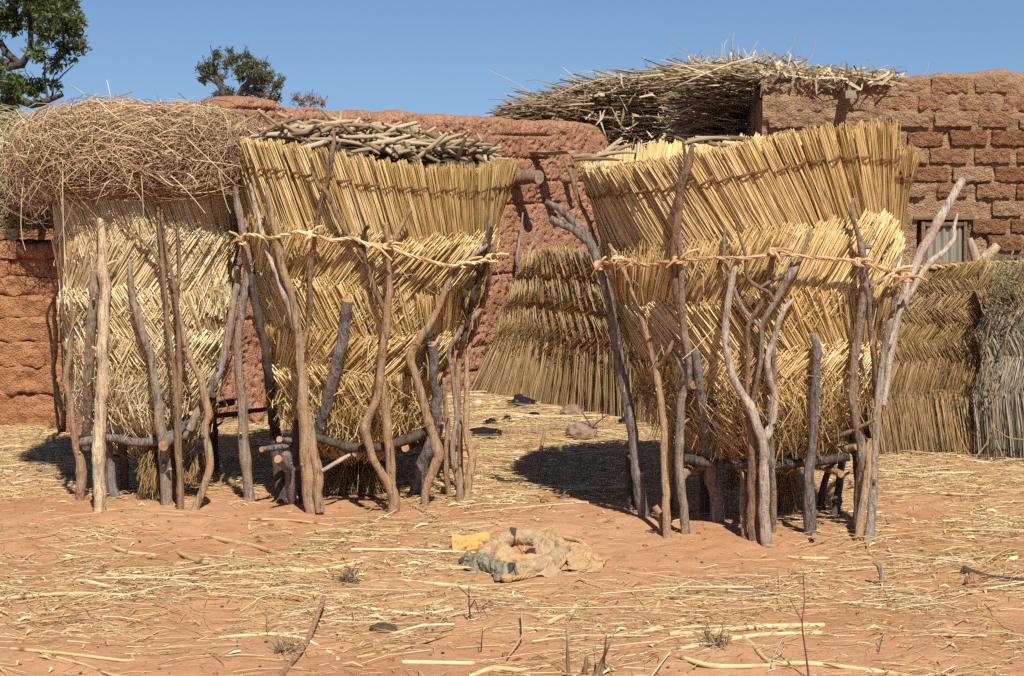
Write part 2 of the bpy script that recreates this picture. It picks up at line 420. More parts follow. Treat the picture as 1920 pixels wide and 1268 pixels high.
# ------------------------------------------------------------------ granary baskets
class Basket:
    def __init__(s, D, prof, rim_front, rim_back=None, seam=None, wob=0):
        s.D, s.seam, s.wob = D, seam, wob
        s.z = np.array([P(0, y, D)[2] for y, a, b in prof])[::-1]
        s.xc = np.array([P((a + b) / 2, 0, D)[0] for y, a, b in prof])[::-1]
        s.r = np.array([(b - a) / 2 / FPX * D for y, a, b in prof])[::-1]
        s.zb = s.z[0]
        f = lambda l: (np.array([P(x, 0, D)[0] for x, y in l]), np.array([P(0, y, D)[2] for x, y in l]))
        s.rf = f(rim_front); s.rb = f(rim_back) if rim_back else s.rf
        s.rx, s.rr = s.xc[-1], s.r[-1]
    def rim(s, phi):
        x = s.rx + s.rr * np.sin(phi)
        zf, zb = np.interp(x, *s.rf), np.interp(x, *s.rb)
        k = np.clip(0.5 + 0.8 * np.cos(phi), 0, 1)
        z = zf * k + zb * (1 - k)
        if s.seam is not None: z = np.where((phi > s.seam[0]) & (phi < 2.2), z - s.seam[2], z)
        return z
    def surf(s, phi, t, off=0.0):
        """phi 0 faces the camera, + to the right; t 0 bottom .. 1 rim"""
        z = s.zb + t * (s.rim(phi) - s.zb)
        r = np.interp(z, s.z, s.r) + off + s.wob * (vnoise(2.2 * math.cos(phi) + 7, 2.2 * math.sin(phi) + 7, 5 * t, 5) - 0.5)
        if z > s.z[-1]: r += (z - s.z[-1]) * 0.12
        if s.seam is not None and s.seam[0] < phi < 2.2: r += s.seam[1] * min(1, (2.2 - phi) * 2)
        xc = np.interp(z, s.z, s.xc)
        return np.array([xc + r * math.sin(phi), s.D - r * math.cos(phi), z])
    def normal(s, phi): return np.array([math.sin(phi), -math.cos(phi), 0.0])
    def hit(s, x, y, off):
        """nearest distance at which the line of sight through a photo pixel meets the basket grown by off"""
        for d in np.linspace(s.D - 1.0, s.D, 101):
            p = P(x, y, d)
            if p[2] < s.zb: return None
            r = np.interp(min(p[2], s.z[-1]), s.z, s.r) + off; xc = np.interp(p[2], s.z, s.xc)
            if (p[0] - xc) ** 2 + (p[1] - s.D) ** 2 < r * r: return d
        return None

BA = Basket(9.65, [(325, 108, 442), (450, 114, 443), (560, 124, 436), (650, 136, 425), (720, 160, 405), (770, 188, 375), (815, 215, 345)],
            [(108, 345), (200, 335), (300, 330), (442, 325)], wob=0.03)
BB = Basket(9.6, [(285, 448, 962), (380, 455, 945), (450, 465, 925), (540, 478, 895), (620, 492, 858), (700, 515, 825), (755, 540, 800), (797, 568, 770), (824, 610, 735)],
            [(445, 262), (560, 270), (640, 282), (720, 298), (800, 306), (880, 308), (965, 302)], wob=0.03)
BC = Basket(8.95, [(262, 1087, 1716), (380, 1111, 1702), (480, 1136, 1682), (580, 1165, 1658), (660, 1188, 1640), (730, 1218, 1616), (780, 1254, 1590), (815, 1290, 1560), (838, 1335, 1525)],
            [(1085, 322), (1180, 302), (1290, 281), (1400, 258), (1500, 238), (1600, 231), (1650, 236), (1715, 250)],
            [(1085, 305), (1160, 282), (1290, 268), (1500, 255), (1715, 250)], seam=(0.90, -0.02, 0.085), wob=0.03)

def build_basket(g, parent, mats, n, rows, w0, slant, fray_from):
    main, fray = mats
    dphi = 2 * math.pi / n
    back = MB()
    for k, (t1, t0, sl, wk, fr) in enumerate(rows):
        st = fray if fr else main[1 if k else 0]
        nn = n if k < 3 else int(n * (0.92 if k == 3 else 0.84))
        dp = 2 * math.pi / nn
        for i in range(nn):
            phi = -math.pi + (i + 0.5 + 0.5 * (k % 2) + random.uniform(-0.18, 0.18)) * dp
            if phi > math.pi: phi -= 2 * math.pi
            front = abs(phi) < 1.75
            if not front and k > 0: continue
            j = random.uniform(-0.02, 0.02)
            tz = random.uniform(-0.012, 0.012) if k else random.uniform(-0.003, 0.003)
            pb = g.surf(phi + sl / 2 + j, t0 + tz * 1.5, 0.0)
            pt = g.surf(phi - sl / 2, min(t1 + tz, 1.0 + abs(tz) * 0.7), 0.012 if k else 0.012)
            cz = 0.5 * (math.cos(phi) + 1)
            rad = np.interp(0.5 * (pt[2] + pb[2]), g.z, g.r)
            wd = w0 * wk * (1.32 if k else 1.0) * (0.72 + 0.28 * rad / g.rr)
            me = random.choice(st)
            if front:
                o = place_bundle(me, pb, pt, g.normal(phi), wd, parent, flip=random.random() < 0.5)
                if k == 0:
                    t = bpy.data.objects.new('cord_tie', TIE_ME); COL.objects.link(t); t.parent = o
            else:
                z = pt - pb; L = np.linalg.norm(z); z /= L; yv = g.normal(phi); yv = yv - z * (yv @ z); yv /= np.linalg.norm(yv); xv = np.cross(yv, z)
                co = np.empty(len(me.vertices) * 3, np.float32); me.vertices.foreach_get('co', co); co = co.reshape(-1, 3)
                tn = np.empty(len(me.vertices), np.float32); me.attributes['tone'].data.foreach_get('value', tn)
                fi = np.empty(len(me.loops), np.int32); me.loops.foreach_get('vertex_index', fi)
                back.add(pb + co[:, :1] * xv * wd + co[:, 1:2] * yv * wd + co[:, 2:] * z * L, fi.reshape(-1, 4), tn)
    bo = put('rear_straw_bundles', back.mesh('rear_straw', [main[0][0].materials[0]], parent.location), parent, parent.location)
    bo['kind'] = 'stuff'
    # inner lining
    nu, nv = 72, 30
    V = np.array([[g.surf(-math.pi + 2 * math.pi * u / (nu - 1), v / (nv - 1) * 0.955, -0.03) for v in range(nv)] for u in range(nu)]).reshape(-1, 3)
    put('basket_lining', quad_mesh('lining', V - np.array(parent.location), grid_faces(nu, nv), [main[0][0].materials[0]], np.full(len(V), 0.16)), parent, parent.location)
    # closed, sagging base
    mb = MB(); nb = 10
    c = g.surf(0, 0.02, -0.02); r0 = np.interp(g.zb, g.z, g.r); xc = g.xc[0]
    rows_ = []
    for v in range(nb):
        q = v / (nb - 1); rr = r0 * math.cos(q * math.pi / 2) * 0.98
        rows_.append([[xc + rr * math.sin(a), g.D - rr * math.cos(a), g.zb + 0.012 - 0.03 * math.sin(q * math.pi / 2)] for a in np.linspace(0, 2 * math.pi, 40)])
    V = np.array(rows_).transpose(1, 0, 2).reshape(-1, 3)
    put('basket_base', quad_mesh('base', V - np.array(parent.location), grid_faces(40, nb)[:, ::-1], [STRAW_OLDDARK], np.full(len(V), 0.5)), parent, parent.location)

def loose(g, parent, mat, n, t_lo, t_hi, name='loose_straw', ln=(0.05, 0.22), out=0.03, bias=0.0, r=0.0016, phis=1.6):
    P0, P1 = [], []
    for _ in range(n):
        phi = random.uniform(-phis, phis); t = t_lo + (t_hi - t_lo) * random.random()
        p = g.surf(phi, t, random.uniform(0.015, 0.035)); nrm = g.normal(phi)
        tx = np.array([math.cos(phi), math.sin(phi), 0])
        a = random.gauss(bias, 0.7); L = random.uniform(*ln)
        d = tx * math.sin(a) + np.array([0, 0, -1]) * math.cos(a)
        q = p + d * L + nrm * random.uniform(-0.005, out)
        r1 = np.interp(max(q[2], g.zb), g.z, g.r) + 0.012; xc = np.interp(q[2], g.z, g.xc)
        v = np.array([q[0] - xc, q[1] - g.D]); vl = np.linalg.norm(v)
        if vl < r1 and q[2] > g.zb: v *= r1 / vl; q[0], q[1] = xc + v[0], g.D + v[1]
        q[2] = max(q[2], g.zb - random.uniform(-0.02, 0.03))
        P0.append(p); P1.append(q)
    P0, P1 = np.array(P0), np.array(P1)
    V, F, T = straws(P0, P1, rng.uniform(0.6, 1.3, n) * r, None, rng.normal(0, 0.012, (n, 3)), 2, 3, np.clip(rng.normal(0.62, 0.25, n), 0, 1.1))
    o = put(name, quad_mesh(name, V - np.array(parent.location), F, [mat], T), parent, parent.location); o['kind'] = 'stuff'
    return o

gA = empty('granary', (float(BA.xc[0]), BA.D, 0)); gB = empty('granary', (float(BB.xc[0]), BB.D, 0)); gC = empty('granary', (float(BC.xc[0]), BC.D, 0))
tag(gA, 'narrow pale straw granary on stilts under a heap of hay, left of the two others', 'granary', 'straw granaries on stilts')
tag(gB, 'golden straw granary filled with millet ears, between the pale hay-covered one and the big one', 'granary', 'straw granaries on stilts')
tag(gC, 'largest golden straw granary, lashed with reddish rope, in front of the brick house', 'granary', 'straw granaries on stilts')
def sets(mat, tg, frs=0.03):
    return ([bundle_set(mat, tg, 9, n=72, r=0.028, tie_z=0.74, fan=0.08, splay=0.03, top_jit=0.03, depth=0.17), bundle_set(mat, tg, 9, n=66, r=0.029, splay=0.045, top_jit=0.06, bot_jit=0.14, depth=0.10)],
            bundle_set(mat, tg + '_frayed', 9, n=90, r=0.016, splay=0.08, wild=0.12, top_jit=0.2, bot_jit=0.25, segs=3, depth=0.20, lo=-0.04))
build_basket(BA, gA, sets(STRAW_PALE, 'pale'), 38, [(1.0, 0.72, 0.30, 1.02, 0), (0.79, 0.50, -0.62, 1.08, 0), (0.58, 0.33, 0.5, 1.08, 0), (0.41, 0.18, -0.6, 1.15, 0), (0.30, 0.10, -0.4, 1.3, 1), (0.17, -0.01, 0.3, 1.5, 1)], 0.076, 0, 3)
build_basket(BB, gB, sets(STRAW_GOLD, 'gold'), 56, [(1.0, 0.66, 0.30, 1.0, 0), (0.74, 0.50, -0.42, 1.08, 0), (0.565, 0.34, 0.36, 1.08, 0), (0.41, 0.215, -0.5, 1.12, 0), (0.275, 0.10, 0.42, 1.25, 0), (0.17, 0.0, -0.3, 1.6, 1)], 0.078, 0, 3)
build_basket(BC, gC, sets(STRAW_RICH, 'rich'), 60, [(1.0, 0.63, 0.34, 1.02, 0), (0.715, 0.47, -0.30, 1.1, 0), (0.535, 0.27, 0.42, 1.1, 0), (0.345, 0.165, -0.42, 1.15, 0), (0.245, 0.09, 0.3, 1.5, 1), (0.15, 0.0, -0.2, 1.6, 1)], 0.082, 0, 3)
loose(BA, gA, STRAW_PALE, 110, 0.05, 0.75); loose(BA, gA, STRAW_PALE, 220, 0.0, 0.28, ln=(0.04, 0.13), out=0.05)
loose(BB, gB, STRAW_GOLD, 130, 0.05, 0.78); loose(BB, gB, STRAW_GOLD, 450, -0.01, 0.22, ln=(0.04, 0.13), out=0.05)
loose(BC, gC, STRAW_RICH, 120, 0.05, 0.72); loose(BC, gC, STRAW_WARM, 700, -0.01, 0.30, ln=(0.05, 0.16), out=0.05)

def tuft(parent, x, d, ztop, zbot, rad, n, mat, name='hanging_straw'):
    c = np.array([x, d, 0.0])
    a = rng.random(n) * 6.283; q = np.sqrt(rng.random(n)); 
    P0 = np.stack([x + np.cos(a) * q * rad * 0.8, d + np.sin(a) * q * rad * 0.8, ztop - rng.random(n) * (ztop - zbot) * 0.6], 1)
    P1 = P0 + np.stack([np.cos(a) * rad * rng.uniform(0, 0.6, n), np.sin(a) * rad * rng.uniform(0, 0.6, n), -rng.uniform(0.05, 0.17, n)], 1)
    P1[:, 2] = np.maximum(P1[:, 2], zbot)
    V, F, T = straws(P0, P1, 0.0022, 0.0014, rng.normal(0, 0.012, (n, 3)), 2, 3, np.clip(rng.normal(0.5, 0.25, n), 0, 1))
    o = put(name, quad_mesh(name, V - np.array(parent.location), F, [mat], T), parent, parent.location); o['kind'] = 'stuff'
def tuft_px(parent, x, y0, y1, d, rpx, n, mat): tuft(parent, P(x, 0, d)[0], d, P(0, y0, d)[2], max(0.015, P(0, y1, d)[2]), rpx / FPX * d, n, mat)
tuft_px(gA, 300, 830, 945, 9.45, 36, 800, STRAW_WARM); tuft_px(gA, 368, 850, 905, 9.5, 20, 220, STRAW_WARM)
tuft_px(gB, 672, 850, 932, 9.65, 58, 700, STRAW_WARM)
tuft_px(gC, 1470, 870, 962, 8.95, 26, 380, STRAW_WARM); tuft_px(gC, 1390, 870, 915, 9.05, 30, 200, STRAW_WARM)

# ------------------------------------------------------------------ posts, read off the photograph as x, y, half width; first point stands on the ground
def lay(g, pts, off=0.05, bd=None, td=None, fixed=None):
    """photo polyline -> limb leaning on the basket of granary g"""
    out = []
    if fixed is not None:
        f = fixed if hasattr(fixed, '__len__') else (fixed, fixed)
        n = len(pts)
        return np.array([[*P(x, y, f[0] + (f[1] - f[0]) * i / max(1, n - 1)), r / FPX * (f[0] + (f[1] - f[0]) * i / max(1, n - 1))] for i, (x, y, r) in enumerate(pts)])
    hits = [g.hit(x, y, off + r / FPX * g.D) for x, y, r in pts]
    base = bd if bd is not None else (gd(pts[0][1]) if P(pts[0][0], pts[0][1], g.D)[2] < 0.25 else (hits[0] or g.D - 0.2))
    ys = [p[1] for p in pts]
    last = td if td is not None else next((h for h in hits[::-1] if h), base if len(pts) < 2 else base)
    yb = ys[0]; span = max(1e-6, max(abs(q - yb) for q in ys))
    for (x, y, r), h in zip(pts, hits):
        q = abs(yb - y) / span
        d = base + (last - base) * q
        if h: d = min(d, h)
        out.append([*P(x, y, d), r / FPX * d])
    return np.array(out)

def post(parent, g, bark, lines, name='post', label=None, **kw):
    """lines: list of (polyline, options)"""
    mb = MB(); ref = None
    for k, ln in enumerate(lines):
        pts, opt = (ln if isinstance(ln, tuple) and isinstance(ln[1], dict) else (ln, {}))
        o = dict(kw); o.update(opt)
        cut = o.pop('cut', False); flare = o.pop('flare', 0.05 if k == 0 else 0.0); kn = o.pop('knots', 7.0)
        a = lay(g, pts, **o); a[:, 3] *= 0.88
        if k == 0:
            ref = a
            if a[0][2] < 0.12: a = np.vstack([a[0] + (a[0] - a[1]) * (0.10 / max(0.02, a[1][2] - a[0][2])), a]); a[0][3] = a[1][3] * 1.05
        elif not o.get('fixed') and not o.get('bd'):
            # start where the nearest point of the main limb is
            dd = np.hypot((ref[:, 0] / ref[:, 1] - a[0][0] / a[0][1]), (ref[:, 2] - CAMH) / ref[:, 1] - (a[0][2] - CAMH) / a[0][1])
            j = int(np.argmin(dd))
            if dd[j] * FPX < 45:
                dj = ref[j][1]
                for i in range(len(a)):
                    wgt = max(0.0, 1 - i / 3.0); d0 = a[i][1]; d1 = min(d0, d0 + (dj - d0) * wgt) if i else dj
                    a[i, :3] = np.array([a[i][0] / d0 * d1, d1, CAMH + (a[i][2] - CAMH) / d0 * d1])
        tube(mb, a, 10, 0.022, 0.5, 0.16, kn, (False, cut), 0, 1, random.randrange(1, 90), flare=flare)
    for _ in range(random.choice((1, 2, 3, 4))):
        i = random.randrange(1, len(ref) - 1) if len(ref) > 2 else 0
        f_ = random.random(); b_ = ref[i] + (ref[min(i + 1, len(ref) - 1)] - ref[i]) * f_
        if b_[2] < 0.15: continue
        an_ = random.uniform(-1.9, 1.9); rr_ = b_[3]; L_ = min(rr_ * random.uniform(0.5, 2.4), 0.05)
        dv_ = np.array([math.sin(an_), -math.cos(an_) * 0.7, random.uniform(0.3, 1.2)]); dv_ /= np.linalg.norm(dv_)
        e_ = b_[:3] + dv_ * (rr_ + L_)
        tube(mb, np.array([[*b_[:3], rr_ * 0.45], [*((b_[:3] + e_) / 2), rr_ * 0.36], [*e_, rr_ * 0.24]]), 8, 0.012, 0.5, 0.2, 0, (False, random.random() < 0.4), 0, 1, random.randrange(90))
    org = parent.location
    ob = put(name, mb.mesh(name, [BK[bark], CUT], org), parent, org)
    if label: ob['label'] = label
    return ob

# --- left granary
post(gA, BA, 'pale', [[(187, 962, 13), (184, 880, 13), (189, 760, 13), (192, 660, 12.5), (195, 560, 12), (194, 500, 11), (190, 440, 9), (187, 410, 5)]], label='thick pale post with weathered grey top')
post(gA, BA, 'slate', [[(213, 934, 13), (203, 860, 10), (198, 790, 9)]], td=9.45)
post(gA, BA, 'grey', [([(162, 840, 9), (166, 720, 10), (171, 620, 10), (176, 560, 9.5), (177, 508, 8)], dict(cut=True))], bd=9.5)
post(gA, BA, 'tan', [[(148, 938, 9), (153, 893, 11), (142, 830, 8), (132, 760, 7.5), (124, 705, 7), (131, 665, 6), (134, 600, 4.5), (133, 560, 3.5)]])
post(gA, BA, 'tan', [[(119, 812, 6), (118, 770, 6), (104, 720, 5), (100, 690, 5), (104, 660, 5), (103, 600, 5), (101, 570, 4), (108, 535, 4), (111, 500, 3.5), (103, 465, 3)], ([(103, 540, 3), (93, 520, 2.4), (79, 498, 1.6)], dict(fixed=10.1))], fixed=(gd(812), 9.9))
post(gA, BA, 'grey', [[(112, 812, 4.5), (106, 770, 3.5), (96, 640, 3.5), (88, 595, 3), (100, 560, 3)]], fixed=(gd(812), 10.2))
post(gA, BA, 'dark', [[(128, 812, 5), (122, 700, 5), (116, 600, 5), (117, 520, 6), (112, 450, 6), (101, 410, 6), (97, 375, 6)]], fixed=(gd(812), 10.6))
post(gA, BA, 'grey', [[(310, 948, 12), (308, 890, 12.5), (305, 820, 12), (298, 770, 10), (292, 720, 9), (284, 670, 8.5), (272, 640, 8), (262, 600, 8), (251, 560, 7), (245, 520, 5.5), (243, 488, 3.5)]])
post(gA, BA, 'brown', [[(338, 955, 6.5), (337, 900, 5.8), (331, 830, 5.4), (331, 760, 5.2), (327, 700, 5), (321, 660, 4.6), (313, 600, 4.5), (311, 560, 4), (306, 510, 4.5), (302, 460, 4), (298, 420, 3.5), (296, 385, 3)],
                       [(306, 505, 4.5), (292, 480, 4.5), (278, 462, 3.5), (258, 445, 3), (240, 430, 2.5), (222, 405, 2)]])
post(gA, BA, 'brown', [[(341, 952, 5), (338, 860, 5), (337, 790, 5), (337, 720, 5.5), (336, 660, 5), (333, 600, 4.8), (328, 545, 5), (318, 500, 4), (312, 470, 3.5), (306, 430, 3), (303, 392, 2.5)],
                       [(328, 545, 3.8), (336, 520, 3.6), (337, 480, 3.4), (334, 440, 3), (331, 420, 2)]])
post(gA, BA, 'tan', [[(368, 953, 8), (378, 925, 8), (392, 880, 8), (392, 850, 9), (386, 815, 8), (386, 795, 8), (391, 778, 9.5), (384, 745, 8), (378, 715, 7.5), (366, 690, 7), (352, 662, 7), (345, 630, 5), (338, 590, 4)]])
post(gA, BA, 'grey', [[(467, 937, 11.5), (463, 890, 11), (456, 830, 11), (455, 770, 11), (450, 720, 10), (445, 660, 9), (448, 620, 9), (455, 580, 9), (462, 540, 10), (465, 500, 10.5), (457, 440, 9), (450, 410, 8), (444, 375, 7), (442, 352, 6)]], td=9.25)
post(gA, BA, 'grey', [([(356, 806, 9), (370, 775, 8), (398, 725, 8), (420, 670, 8), (430, 620, 8), (438, 560, 7.5), (444, 525, 7), (447, 500, 6)], dict(flare=0))], bd=9.3, td=9.35)
post(gA, BA, 'dark', [[(233, 922, 9), (232, 870, 9), (229, 825, 9)]])
post(gA, BA, 'dark', [[(405, 880, 8), (402, 820, 8), (400, 740, 7)]], td=10.2)
# --- middle granary
post(gB, BB, 'tan', [[(583, 960, 12), (580, 900, 14), (572, 820, 13), (568, 760, 12), (565, 700, 10), (562, 660, 9), (555, 600, 8.5), (545, 550, 8), (530, 500, 8), (520, 450, 7.5), (510, 400, 7), (503, 370, 6), (500, 350, 4.5)],
                     ([(601, 960, 10), (594, 890, 10), (586, 830, 9), (577, 780, 8), (570, 740, 6)], dict(bd=9.1, td=9.12)), [(568, 660, 5), (578, 615, 5), (583, 570, 4.5)]])
post(gB, BB, 'white', [([(562, 660, 6), (551, 605, 7), (539, 567, 7.5), (526, 535, 7), (518, 510, 6), (501, 470, 5.5), (490, 430, 5), (480, 390, 4.5), (473, 360, 4), (469, 345, 3)], dict(flare=0))])
post(gB, BB, 'brown', [([(580, 600, 4.5), (583, 570, 5), (580, 530, 5), (585, 480, 5.5), (589, 465, 5), (592, 430, 4.2), (598, 390, 4.2), (605, 365, 4.6), (612, 345, 5), (618, 310, 6), (624, 280, 6), (627, 262, 4.5), (624, 238, 2.5)], dict(flare=0)),
                       [(603, 358, 5), (590, 335, 4), (581, 314, 3)],
                       [(606, 352, 4.5), (620, 375, 5), (632, 405, 5), (648, 435, 5.2), (665, 455, 5.4), (680, 475, 6), (690, 510, 6), (703, 545, 6), (715, 570, 6), (724, 592, 5)]])
post(gB, BB, 'slate', [([(598, 812, 12), (610, 770, 13), (622, 720, 13), (635, 670, 12.5), (645, 620, 12), (652, 563, 11)], dict(cut=True, flare=0, knots=3))], bd=9.25, label='dark grey leaning post with orange cut top')
post(gB, BB, 'tan', [[(735, 962, 12.5), (737, 935, 12), (728, 912, 11), (710, 880, 8.5), (695, 840, 8.5), (684, 805, 9), (686, 793, 10), (697, 772, 9), (707, 745, 9), (713, 700, 8.5), (718, 660, 9), (723, 620, 8.5), (728, 580, 8), (731, 545, 8), (729, 525, 6.5), (727, 490, 5), (727, 460, 5), (724, 422, 5.5)],
                     ([(737, 935, 11), (734, 900, 10), (730, 850, 10), (726, 790, 10), (720, 745, 9), (715, 722, 7)], dict(bd=9.16, td=9.12)),
                     ([(735, 458, 6), (748, 430, 5), (762, 405, 5), (770, 394, 6)], dict()), ([(727, 470, 4), (726, 440, 6), (723, 420, 6)], dict())])
post(gB, BB, 'dark', [([(688, 505, 5), (681, 470, 5), (680, 445, 5.5), (685, 430, 5), (692, 424, 4.5)], dict(flare=0))])
post(gB, BB, 'tan', [[(800, 955, 9), (798, 930, 9), (806, 900, 10), (820, 866, 11), (822, 848, 11), (808, 800, 9.5), (795, 760, 9), (785, 725, 8.5), (775, 690, 8.5), (770, 670, 9.5), (785, 640, 8.5), (802, 615, 8), (815, 590, 7), (830, 555, 6.5), (842, 525, 6), (850, 498, 5)]], label='tan post with a sharp double bend')
post(gB, BB, 'slate', [([(776, 932, 15), (789, 880, 14), (803, 840, 13), (818, 808, 12), (820, 780, 12), (814, 720, 11), (812, 680, 11), (810, 645, 10)], dict(cut=True, knots=3))])
post(gB, BB, 'tan', [[(845, 940, 6), (838, 890, 5.5), (836, 850, 5), (841, 810, 5.5), (838, 785, 6), (834, 750, 5.2), (833, 710, 5)]], td=9.3)
post(gB, BB, 'grey', [[(862, 945, 8), (860, 910, 6.5), (850, 870, 6), (848, 830, 6), (856, 790, 5.5), (855, 760, 5), (850, 720, 4.5), (846, 690, 4.5), (843, 660, 4.5), (850, 640, 5.5), (862, 622, 6), (868, 600, 4)]], td=9.35)
post(gB, BB, 'tan', [[(867, 932, 6.5), (864, 870, 6), (862, 800, 6), (858, 750, 6), (860, 690, 6.5), (864, 660, 7.5), (872, 630, 7.5), (885, 600, 7), (900, 580, 6), (910, 560, 5), (917, 520, 5), (921, 490, 4.4), (928, 460, 4), (934, 432, 3)]], td=9.45)
post(gB, BB, 'tan', [[(873, 945, 8.5), (880, 890, 8.5), (885, 855, 8.5), (876, 820, 7), (874, 760, 6.5), (876, 700, 6), (880, 650, 5.5), (895, 605, 5.5), (905, 560, 4.5)]], td=9.6)
post(gB, BB, 'dark', [([(868, 640, 5), (880, 590, 5), (886, 555, 5), (892, 535, 4.5), (905, 508, 4.5), (914, 470, 4.5), (922, 425, 4)], dict(flare=0)), [(890, 545, 4), (897, 520, 4.5), (893, 500, 3)], [(878, 600, 4), (868, 575, 4), (872, 545, 3)]], bd=9.4, td=9.5)
post(gB, BB, 'grey', [([(843, 522, 5), (870, 496, 5.5), (890, 478, 5.5), (913, 460, 5)], dict(flare=0)), [(905, 465, 4), (913, 440, 3.6), (918, 415, 3)]])
post(gB, BB, 'dark', [[(528, 935, 14), (521, 850, 13), (512, 780, 11), (503, 700, 9.5), (491, 620, 9), (479, 560, 8), (472, 515, 7)]], td=9.85)  # dark bark paints in the shade this post stands in
post(gB, BB, 'slate', [[(548, 945, 9), (543, 905, 11), (540, 880, 11), (536, 850, 9)], ([(540, 880, 10), (530, 868, 9), (521, 861, 8.5)], dict(cut=True, fixed=(9.2, 9.05)))], td=9.2)
post(gB, BB, 'dark', [[(566, 940, 6), (560, 890, 7), (557, 830, 7), (554, 790, 6)]], td=9.25)
# --- right granary
post(gC, BC, 'slate', [([(1207, 980, 14), (1200, 930, 12.5), (1190, 850, 12), (1181, 780, 12), (1170, 720, 12), (1160, 660, 12), (1148, 590, 11.5), (1136, 540, 11), (1126, 500, 10), (1115, 470, 10), (1100, 445, 10), (1080, 420, 9), (1060, 400, 8), (1044, 389, 7), (1023, 378, 6)], dict(cut=True, knots=3)),
                       ([(1100, 452, 8.5), (1075, 432, 8.5), (1055, 421, 8), (1031, 410, 7.5)], dict(cut=True, knots=2))], td=8.75, label='thick dark post with two cut prongs')
post(gC, BC, 'dark', [[(1186, 965, 8), (1178, 900, 8), (1180, 850, 7)]], td=9.2)
post(gC, BC, 'brown', [([(1120, 462, 4.2), (1104, 415, 4.2), (1086, 380, 4.2), (1078, 352, 5), (1071, 330, 4.2), (1062, 314, 3.2), (1057, 294, 2.8)], dict(flare=0)), ([(1076, 345, 3.5), (1076, 318, 3), (1070, 298, 2.5)], dict(fixed=8.9))], fixed=8.9)
post(gC, BC, 'tan', [[(1253, 1012, 9), (1249, 960, 8.4), (1246, 900, 8), (1246, 860, 7.4), (1245, 800, 7.4), (1238, 750, 7), (1234, 712, 7), (1229, 688, 7), (1222, 665, 6), (1213, 630, 6), (1203, 600, 6.2), (1195, 580, 5.4), (1187, 555, 4.8), (1175, 520, 4.4), (1165, 500, 4.5), (1155, 480, 4.6), (1142, 458, 3.6)],
                     [(1230, 690, 6), (1240, 683, 5.5), (1252, 663, 5.2), (1263, 638, 4)]])
post(gC, BC, 'tan', [[(1247, 1006, 8), (1240, 975, 8), (1234, 958, 7)], ([(1236, 962, 6), (1228, 950, 7)], dict(cut=True, fixed=8.5))], td=8.55)
post(gC, BC, 'grey', [[(1287, 1006, 9.5), (1282, 960, 9.5), (1275, 900, 9.5), (1272, 850, 9), (1275, 790, 8.5), (1280, 740, 9), (1288, 715, 8.5), (1279, 690, 7.5), (1270, 670, 6.5)]])
post(gC, BC, 'grey', [[(1258, 960, 7), (1256, 900, 7), (1258, 820, 7), (1263, 780, 7.5), (1272, 740, 7.5), (1285, 700, 7.5), (1292, 660, 6)]])
post(gC, BC, 'brown', [([(1302, 725, 8), (1284, 650, 8.5), (1278, 600, 8), (1269, 560, 8), (1267, 500, 9), (1266, 450, 9), (1270, 400, 9), (1278, 350, 9), (1286, 318, 9), (1293, 295, 8), (1298, 272, 5)], dict(flare=0)), [(1288, 312, 5), (1284, 288, 4), (1281, 266, 2.4)]])
post(gC, BC, 'grey', [([(1296, 728, 9), (1290, 660, 7.6), (1283, 610, 7), (1278, 560, 6.4), (1277, 510, 6), (1275, 460, 6), (1272, 428, 5)], dict(flare=0))], off=0.062)
post(gC, BC, 'slate', [([(1343, 987, 16), (1340, 930, 14), (1334, 880, 13), (1325, 820, 12), (1318, 780, 11.5), (1313, 735, 11), (1308, 690, 9.5), (1304, 658, 8.5)], dict(knots=3)), ([(1314, 712, 8), (1301, 722, 9)], dict(cut=True, fixed=(8.5, 8.42)))])
post(gC, BC, 'white', [[(1437, 1022, 12), (1433, 960, 11.5), (1432, 900, 11), (1430, 850, 10.5), (1429, 822, 11), (1420, 800, 10), (1409, 770, 10), (1391, 740, 9), (1375, 710, 8.8), (1365, 680, 8.2), (1360, 640, 7.8), (1360, 600, 7.4), (1365, 570, 7.2), (1370, 540, 6.6), (1378, 505, 5.6), (1389, 486, 3.5)],
                       [(1432, 824, 10), (1440, 812, 9), (1448, 780, 9), (1450, 740, 9), (1442, 700, 7.4), (1440, 670, 6.8), (1450, 640, 6.2), (1462, 600, 6.2), (1475, 575, 5.6), (1488, 561, 4)], [(1470, 588, 3.5), (1463, 578, 3)]], label='pale bleached post forking like a Y')
post(gC, BC, 'brown', [[(1414, 1016, 13), (1412, 950, 12), (1412, 880, 11), (1410, 820, 10), (1405, 780, 9.5), (1400, 755, 8), (1402, 700, 5.6), (1403, 640, 5.4), (1402, 612, 5.4)],
                       [(1403, 612, 5.4), (1415, 590, 5.4), (1428, 570, 5.4), (1437, 540, 5), (1445, 510, 5), (1450, 480, 5.2), (1457, 458, 5)]])
post(gC, BC, 'grey', [([(1412, 750, 5.5), (1424, 690, 5.5), (1428, 640, 5.5), (1426, 615, 5.5), (1415, 603, 4.8), (1398, 585, 4.6), (1388, 570, 4.6), (1375, 540, 4.4), (1365, 515, 4.2), (1358, 480, 4.2), (1358, 450, 4), (1360, 428, 3)], dict(flare=0)),
                      [(1427, 620, 5), (1434, 598, 5.4), (1450, 570, 6.4), (1465, 545, 7.4), (1480, 520, 8), (1490, 505, 6), (1500, 490, 4.6), (1510, 460, 4), (1521, 428, 3)],
                      [(1450, 568, 5), (1462, 552, 6.5), (1477, 522, 7), (1484, 500, 4.5), (1486, 482, 2.5)]])
